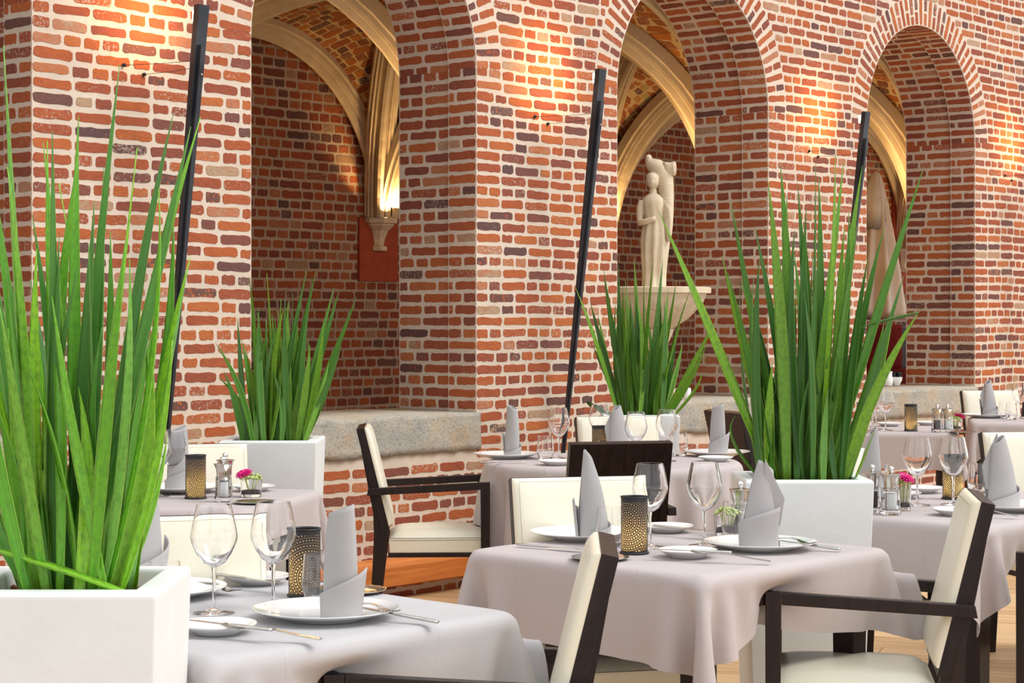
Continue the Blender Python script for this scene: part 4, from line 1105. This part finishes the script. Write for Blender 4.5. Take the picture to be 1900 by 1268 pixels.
def fork(label):
    bm = bmesh.new()
    def strip(pts, th=.0011):
        prev = None
        for x, y0, y1, z in pts:
            c = [bm.verts.new(p) for p in ((x, y0, z-th), (x, y1, z-th), (x, y1, z+th), (x, y0, z+th))]
            if prev:
                for i in range(4): bm.faces.new((prev[i], prev[(i+1) % 4], c[(i+1) % 4], c[i]))
            else: bm.faces.new(c)
            prev = c
        bm.faces.new(prev[::-1])
    strip([(-.105, -.007, .007, .004), (-.06, -.006, .006, .006), (.0, -.0032, .0032, .012), (.03, -.0035, .0035, .011), (.045, -.009, .009, .007), (.058, -.012, .012, .0045)], .0014)
    for k in range(4):
        y = -.0105 + k*.007; strip([(.057, y-.0016, y+.0016, .0045), (.080, y-.0014, y+.0014, .005), (.100, y-.0008, y+.0008, .010)])
    o = frombm('fork', bm, 'steel', None); return tag(o, label, 'fork')
K = {'wine': Kind(wine_glass), 'tumbler': Kind(tumbler), 'lantern': Kind(lantern), 'plate': Kind(plate), 'side': Kind(side_plate), 'tray': Kind(tray),
     'nap1': Kind(napkin_build(1)), 'nap2': Kind(napkin_build(2)), 'nap3': Kind(napkin_build(3)), 'salt': Kind(mill('salt')), 'pepper': Kind(mill('pepper')),
     'flower': Kind(flower_glass(1)), 'flower2': Kind(flower_glass(2)), 'sedum': Kind(flower_glass(3)), 'knife': Kind(knife), 'fork': Kind(fork)}
def put(kind, px, py, label, rz=0, dz=0, group=None):
    x, y = spot(px, py, ZC+dz); K[kind]((x, y, ZC+dz), rz, label, group)
    if kind == 'lantern':
        l = bpy.data.lights.new('candle_light', 'POINT'); l.energy = 1.5; l.color = (1, .62, .24); l.shadow_soft_size = .006
        o = link(bpy.data.objects.new('candle_light', l)); o.location = (x, y, ZC+.047)
def cut(kind, p0, p1, label, z0=0., z1=None, group=None):
    """cutlery from handle pixel p0 to tip pixel p1, resting at heights z0 / z1 above the cloth"""
    z1 = z0 if z1 is None else z1
    a = Vector((*spot(*p0, ZC+z0), ZC+z0)); b = Vector((*spot(*p1, ZC+z1), ZC+z1)); d = (b-a).normalized()
    o = K[kind]((0,0,0), 0, label, group)
    m = a + d*.108
    o.rotation_mode = 'XYZ'; o.rotation_euler = (0, -math.asin(max(-1, min(1, d.z))), math.atan2(d.y, d.x)); o.location = m
WG, CT, PL, NP = 'long-stemmed wine glasses', 'steel cutlery on the tables', 'white plates', 'standing folded grey napkins'
cr = lambda a: a + heading(0, 1)          # rotation relative to the line of sight
# front left table
put('wine', 397, 1138, 'empty wine glass at the front left table, beside the side plate with cutlery', 0, 0, WG)
put('wine', 507, 1130, 'empty wine glass at the front left table, next to the lantern', 0, 0, WG)
put('tumbler', 305, 1137, 'water glass half hidden by the front left planter corner')
put('tumbler', 592, 1117, 'water glass before the lantern on the front left table')
put('lantern', 565, 1106, 'black pierced candle lantern on the front left table', cr(.8))
put('plate', 605, 1147, 'white dinner plate under the tall napkin on the front left table', 0, 0, PL)
put('nap1', 633, 1148, 'tall folded napkin standing on the nearest dinner plate', cr(-.5), .008, NP)
put('side', 403, 1175, 'side plate with crossed knife and fork on the front left table', 0, 0, PL)
cut('knife', (503, 1173), (356, 1155), 'knife lying across the nearest side plate', .022, .024, CT)
cut('fork', (598, 1191), (400, 1165), 'fork with its handle resting on the cool grey cloth', .004, .022, CT)
put('plate', 294, 1106, 'white dinner plate partly behind the planter on the front left table', 0, 0, PL)
put('nap2', 268, 1092, 'folded napkin standing behind the long leaf tip at left', cr(.6), .008, NP)
put('side', 477, 1083, 'side plate behind the two wine glasses on the front left table', 0, 0, PL)
cut('knife', (400, 1069), (531, 1086), 'knife across the side plate behind the wine glasses', .023, .020, CT)
cut('fork', (352, 1080), (450, 1106), 'fork with tines beside the left wine glass stem', .012, .004, CT)
put('tray', 655, 1099, 'silver coaster behind the tall napkin on the front left table')
cut('knife', (811, 1158), (650, 1128), 'knife whose handle overhangs the nearest dinner plate at right', .003, .022, CT)
cut('fork', (640, 1120), (742, 1144), 'fork lying on the right rim of the nearest dinner plate', .022, .022, CT)
# front middle table
put('wine', 1206, 1016, 'wine glass behind the lantern on the front middle table', 0, 0, WG)
put('wine', 1307, 1013, 'wine glass right of the lantern on the front middle table', 0, 0, WG)
put('tumbler', 1131, 1014, 'faint water glass left of the lantern on the front middle table')
put('tumbler', 1364, 1001, 'water glass in front of the green sedum on front middle table')
put('lantern', 1177, 1027, 'black pierced candle lantern on the front middle table', cr(2.8))
put('plate', 1083, 1000, 'white dinner plate at the left of the front middle table', 0, 0, PL)
put('nap2', 1101, 1000, 'folded napkin left of the lantern on the front middle table', cr(3.3), .008, NP)
put('plate', 1411, 1019, 'white dinner plate at the right of the front middle table', 0, 0, PL)
put('nap3', 1410, 1020, 'folded napkin in front of the central white planter', cr(3.0), .008, NP)
put('side', 1276, 1034, 'side plate with fork at the front of the middle table', 0, 0, PL)
put('side', 1238, 987, 'side plate behind the wine glasses of the front middle table', 0, 0, PL)
put('tray', 1113, 1038, 'silver coaster behind the edge-on chair back')
put('sedum', 1350, 994, 'small glass of green sedum on the front middle table')
put('salt', 1374, 991, 'steel topped mill behind the napkin on the front middle table', cr(.2))
cut('knife', (961, 1013), (1082, 1023), 'knife at the left edge of the front middle table', .003, .003, CT)
cut('knife', (1213, 978), (1291, 986), 'knife across the far side plate of the front middle table', .023, .021, CT)
cut('knife', (1356, 1028), (1222, 1023), 'knife across the front side plate of the middle table', .023, .023, CT)
cut('fork', (1432, 1045), (1268, 1028), 'fork whose handle rests on the front middle cloth', .004, .022, CT)
cut('knife', (1558, 1022), (1425, 1003), 'knife whose handle overhangs the right plate of middle table', .003, .022, CT)
cut('fork', (1425, 1000), (1508, 1014), 'fork on the right rim of the middle table plate', .022, .022, CT)
# left back table
put('wine', 292, 921, 'left wine glass on the pink flower table', 0, 0, WG)
put('wine', 320, 916, 'right wine glass on the pink flower table', 0, 0, WG)
put('tumbler', 250, 927, 'water glass nearest the leaves on the pink flower table')
put('tumbler', 268, 912, 'water glass behind the other one on the pink flower table')
put('plate', 335, 913, 'dinner plate with napkin on the pink flower table', 0, 0, PL)
put('nap1', 329, 911, 'napkin standing behind the wine glasses of the pink flower table', cr(.5), .008, NP)
put('lantern', 363, 925, 'black pierced candle lantern beside the salt mill and pink flower', cr(-2.03))
put('salt', 414, 931, 'front salt mill with glass body beside the pink flower', cr(.3))
put('pepper', 418, 922, 'mill directly behind the salt mill on the pink flower table', cr(.1))
put('flower', 466, 922, 'small glass with magenta gerbera and green sedum', cr(0))
put('tray', 473, 934, 'silver coaster in front of the magenta gerbera')
put('side', 470, 911, 'side plate behind the magenta gerbera glass', 0, 0, PL)
# round table
put('plate', 940, 850, 'dinner plate at the left of the round table', 0, 0, PL)
put('nap1', 950, 848, 'folded napkin at the left of the round table', cr(2.3), .008, NP)
put('tumbler', 1012, 853, 'water glass beside the left plate of the round table')
put('wine', 1037, 851, 'leftmost wine glass on the round table', 0, 0, WG)
put('side', 1032, 863, 'side plate at the near side of the round table', 0, 0, PL)
cut('knife', (890, 860), (942, 859), 'knife at the left rim of the round table', .003, .003, CT)
cut('knife', (905, 838), (988, 841), 'knife on far side of the left plate on the round table', .003, .003, CT)
put('wine', 1112, 841, 'wine glass behind the lantern on the round table', 0, 0, WG)
put('lantern', 1113, 853, 'black pierced lantern half hidden by the dark chair back', cr(2.8))
put('plate', 1150, 853, 'dinner plate hidden by the dark chair back', 0, 0, PL)
put('nap3', 1149, 851, 'napkin rising above the dark chair back', cr(.2), .008, NP)
put('wine', 1180, 863, 'wine glass above the dark chair back, right of the napkin', 0, 0, WG)
put('wine', 1237, 856, 'wine glass at the right corner of the dark chair back', 0, 0, WG)
put('tumbler', 1261, 846, 'water glass right of the dark chair back')
put('plate', 1330, 846, 'dinner plate at the right of the round table', 0, 0, PL)
put('nap1', 1332, 844, 'tall slim napkin at the right of the round table', cr(-.6), .008, NP)
put('side', 1328, 856, 'side plate in front of the tall slim napkin', 0, 0, PL)
# right table
put('wine', 1702, 938, 'left wine glass on the table right of the central planter', 0, 0, WG)
put('wine', 1769, 937, 'wine glass in front of the lantern right of the central planter', 0, 0, WG)
put('lantern', 1768, 926, 'black pierced candle lantern behind a wine glass at right', cr(.1))
put('salt', 1653, 955, 'salt mill at the right side of the central planter', cr(.2))
put('pepper', 1618, 951, 'mill half hidden by the right corner of the central planter', cr(.2))
put('flower2', 1676, 947, 'small glass of green sedum beside the salt mill at right', cr(1.4))
put('side', 1711, 914, 'side plate behind the left wine glass at right', 0, 0, PL)
put('side', 1668, 924, 'side plate behind the salt mill at right', 0, 0, PL)
put('side', 1775, 956, 'side plate with knife behind the side-view chair back', 0, 0, PL)
cut('knife', (1830, 952), (1712, 941), 'knife reaching from the side plate to the left wine glass', .022, .004, CT)
put('plate', 1872, 947, 'dinner plate with tall napkin near the right edge', 0, 0, PL)
put('nap3', 1860, 944, 'tall napkin with side flap near the right edge', cr(.1), .008, NP)
cut('fork', (1890, 961), (1806, 948), 'fork in front of the plate near the right edge', .004, .02, CT)
put('tumbler', 1815, 916, 'water glass left of the tall napkin at the right edge')
put('plate', 1608, 926, 'dinner plate hidden behind the central planter', 0, 0, PL)
put('nap2', 1613, 924, 'napkin rising behind the right corner of the central planter', cr(-.2), .008, NP)
# table below the right granite sill
put('lantern', 1690, 800, 'black pierced candle lantern below the right granite sill', cr(3.0))
put('pepper', 1739, 802, 'pepper mill left of its salt mill below the sill', cr(.2))
put('salt', 1758, 802, 'salt mill right of its pepper mill below the sill', cr(.2))
put('flower', 1772, 799, 'small glass with sedum and crimson gerbera below the sill', cr(3.0))
put('tray', 1788, 803, 'silver coaster on the table below the sill')
put('wine', 1626, 797, 'left wine glass on the table below the sill', 0, 0, WG)
put('wine', 1643, 799, 'right wine glass on the table below the sill', 0, 0, WG)
put('tumbler', 1608, 801, 'water glass beside the wine glasses below the sill')
put('side', 1722, 789, 'side plate behind the lantern below the sill', 0, 0, PL)
put('side', 1650, 791, 'side plate behind the wine glasses below the sill', 0, 0, PL)
# furthest table
put('plate', 1829, 775, 'dinner plate on the furthest table', 0, 0, PL)
put('nap3', 1836, 774, 'pointed napkin on the furthest table', cr(.4), .008, NP)
put('tumbler', 1864, 776, 'water glass next to the pointed napkin on furthest table')
put('tumbler', 1877, 779, 'water glass nearer the right edge on the furthest table')
put('wine', 1892, 777, 'wine glass on the furthest table', 0, 0, WG)

# ------------------------------------------------------------------ planters with sword-leaved plants
def leaf_mesh(base, tip, ctrl, wd, roll, name='leaf', parent=None, lm='leaf_dark'):
    n = 14; V, UV, F = [], [], []; base, tip, ctrl = Vector(base), Vector(tip), Vector(ctrl); L = (tip-base).length
    face = Vector((math.cos(roll), math.sin(roll), 0))
    for i in range(n+1):
        t = i/n; p = base*(1-t)**2 + ctrl*2*t*(1-t) + tip*t*t; d = ((ctrl-base)*(1-t) + (tip-ctrl)*t).normalized()
        s = (face - d*face.dot(d)).normalized(); u = s.cross(d)
        wv = wd*(min(1, .62 + 1.3*t) if t < .3 else 1)*(1 - max(0, (t-.42)/.58)**1.5)
        wv = max(wv, .0012)
        dep = wv*.30
        for k, (a, b) in enumerate(((-1, 0), (-.55, -dep*.8), (0, -dep), (.55, -dep*.8), (1, 0), (.5, -dep*.55+.0012), (0, -dep+.0022), (-.5, -dep*.55+.0012))):
            V.append(p + s*(a*wv/2) + u*b); UV.append(((a+1)/2, t*L*1.3))
    for i in range(n):
        for k in range(8): F.append((i*8+k, i*8+(k+1) % 8, (i+1)*8+(k+1) % 8, (i+1)*8+k))
    F.append(tuple(range(8))[::-1]); F.append(tuple(n*8+k for k in range(8)))
    return mesh(name, V, F, lm, parent, True, UV)
def planter(label, Xc, Zc, size, ztop, leaves, nrand, seed, spread, hmin, hmax, wd=.030, lm='leaf_dark'):
    x, y = site(Xc, Zc); rz = math.atan2(RT[1], RT[0]); inv = Matrix.Rotation(-rz, 3, 'Z')
    t = thing('potted_plant', label, 'potted plant', (x, y, 0), rz); h = size/2; rn = random.Random(seed)
    bm = bmesh.new(); rs = []
    for hh, z in ((h*.80, 0), (h*.83, .02), (h*.985, ztop-.10), (h, ztop-.008), (h-.004, ztop), (h-.040, ztop), (h-.043, ztop-.005), (h-.047, ztop-.06)):
        rs.append([bm.verts.new((sx*hh, sy*hh, z)) for sx, sy in ((-1,-1),(1,-1),(1,1),(-1,1))])
    for a, b in zip(rs[:-1], rs[1:]):
        for i in range(4): bm.faces.new((a[i], a[(i+1) % 4], b[(i+1) % 4], b[i]))
    bm.faces.new(rs[0][::-1]); bm.faces.new(rs[-1]); frombm('pot', bm, 'pot', t, False, .004)
    bm = bmesh.new(); zs = ztop-.035
    for i in range(150):
        g = bmesh.ops.create_icosphere(bm, subdivisions=1, radius=rn.uniform(.007, .012)); bmesh.ops.translate(bm, vec=(rn.uniform(-1, 1)*(h-.045), rn.uniform(-1, 1)*(h-.045), zs+rn.uniform(-.012, .004)), verts=g['verts'])
    bbox(bm, -h+.037, h-.037, -h+.037, h-.037, zs-.03, zs-.004)
    o = frombm('clay_pebbles', bm, 'soil', t, True); o['kind'] = 'stuff'
    def local(X, Z, z): q = Vector((*site(X, Z), 0)) - Vector((x, y, 0)); q = inv @ q; return Vector((q.x, q.y, z))
    def add(bpx, tpx, tpy, dZ, bd, bend=0, w_=wd, roll=None):
        Zb = Zc + bd*(h-.06); Xb = (bpx-950)/FPX*Zb; Xb = max(Xc-h+.05, min(Xc+h-.05, Xb)); Zt = Zb + dZ
        b = local(Xb, Zb, zs); q = local((tpx-950)/FPX*Zt, Zt, CAM.z - (tpy-600)/FPX*Zt)
        c = b.lerp(q, .5) + Vector((bend*.12, 0, 0)) + Vector((0, 0, .06*(q-b).length*(1-abs(bend))+.05*abs(bend)))
        leaf_mesh(b, q, c, w_, rn.gauss(0, .65) if roll is None else roll, 'leaf', t, lm)
    for lf in leaves:
        bpx, tpx, tpy = lf[:3]; bend = lf[3] if len(lf) > 3 else rn.uniform(-.28, .28)
        add(bpx, tpx, tpy, rn.uniform(-.12, .12), rn.uniform(-.9, .7), bend, wd*rn.uniform(.85, 1.15) * (lf[4] if len(lf) > 4 else 1))
    sc = FPX/Zc
    for i in range(nrand):
        bx = rn.uniform(-1, 1); bpx = 950+(Xc + bx*(h-.07))*sc; lean = bx*.55+rn.gauss(0, .35); H = rn.uniform(hmin, hmax)*(1-.25*abs(lean))
        zt = zs + H; add(bpx, bpx + lean*spread*sc*H, 600-(zt-CAM.z)*sc, rn.uniform(-.15, .15), rn.uniform(-1, 1), rn.uniform(-.45, .45), wd*rn.uniform(.7, 1.15))
    return t
# front left
P1 = [(70, 7, 85), (60, 14, 310), (110, 80, 265), (90, 97, 242), (140, 88, 262), (150, 146, 215), (95, 145, 290), (130, 222, 120), (150, 193, 310), (165, 255, 275), (190, 322, 210), (160, 372, 218, -.1, 1.2), (150, 354, 235, .1, 1.1),
      (190, 295, 350, .5), (40, 4, 440), (50, 28, 485), (70, 68, 462), (105, 110, 440), (180, 165, 455), (200, 205, 430), (215, 320, 632, .3, 1.1), (230, 298, 660, .2), (205, 285, 690, .3), (226, 310, 806, .25, .6), (120, 175, 375), (60, -20, 300),
      (40, -40, 640, -.5), (60, -60, 700, -.7), (80, -30, 400), (170, 110, 340), (130, 60, 400), (190, 240, 480), (215, 262, 560)]
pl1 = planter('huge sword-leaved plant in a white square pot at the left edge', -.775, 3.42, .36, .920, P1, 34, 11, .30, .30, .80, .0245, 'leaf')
leafm = leaf_mesh((.16, -.14, .90), (-.34, -.05, 1.02), (-.08, -.12, 1.0), .030, 1.4, 'leaf', pl1, 'leaf')
# centre
P2 = [(1440, 1222, 392, -.1, 1.0), (1450, 1340, 475), (1450, 1355, 372), (1430, 1365, 772, -.9, .9), (1470, 1448, 303), (1460, 1425, 336), (1480, 1460, 361), (1490, 1496, 383), (1500, 1513, 303), (1510, 1519, 328), (1520, 1550, 285), (1495, 1565, 301, .1),
      (1530, 1600, 308), (1560, 1642, 419), (1530, 1714, 310, .1), (1570, 1677, 512), (1550, 1640, 600, .3), (1450, 1375, 520), (1440, 1350, 505), (1475, 1400, 420), (1560, 1610, 480), (1580, 1660, 560, .3), (1500, 1480, 340), (1540, 1575, 390), (1590, 1622, 800, .1, .6),
      (1520, 1590, 420), (1460, 1395, 560)]
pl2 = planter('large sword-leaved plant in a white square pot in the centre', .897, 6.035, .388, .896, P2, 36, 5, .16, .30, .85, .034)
def bent(pl):                            # the leaf that is folded over near its tip
    for (bx, tx, ty, w_) in ((1560, 1707, 577, .030),): pass
bb = Vector((.12, -.05, .86)); kk = Vector((.36, -.05, 1.408)); ee = Vector((.14, -.06, 1.345))
leaf_mesh(bb, kk, bb.lerp(kk, .45)+Vector((-.03, 0, .05)), .038, .2, 'leaf', pl2); leaf_mesh(kk+Vector((-.006,0,-.004)), ee, kk.lerp(ee, .4)+Vector((0, 0, .01)), .030, 1.2, 'leaf', pl2)
# back left
P3 = [(500, 495, 507), (480, 463, 515), (495, 521, 555), (520, 543, 543), (510, 569, 502), (530, 586, 505), (540, 619, 535), (545, 629, 540), (550, 662, 550, .2), (470, 400, 637, .4), (465, 405, 700, .5), (560, 633, 642, .2), (550, 575, 640), (475, 448, 630), (520, 505, 600), (560, 600, 600), (490, 480, 570)]
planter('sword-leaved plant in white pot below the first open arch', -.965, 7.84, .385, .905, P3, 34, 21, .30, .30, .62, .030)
# back middle
P4 = [(1150, 1067, 532, .1), (1155, 1095, 560), (1165, 1120, 500), (1160, 1148, 492), (1185, 1176, 478), (1190, 1213, 475), (1200, 1230, 480), (1205, 1255, 520), (1215, 1285, 525), (1230, 1325, 600, .2), (1235, 1310, 640, .4), (1240, 1302, 692, .7), (1170, 1100, 640, -.3), (1150, 1093, 745, -1), (1180, 1140, 560), (1200, 1195, 500), (1215, 1240, 560), (1175, 1160, 520)]
planter('sword-leaved plant in white pot below the stone fountain', .655, 9.97, .385, .905, P4, 40, 31, .28, .35, .75, .032)
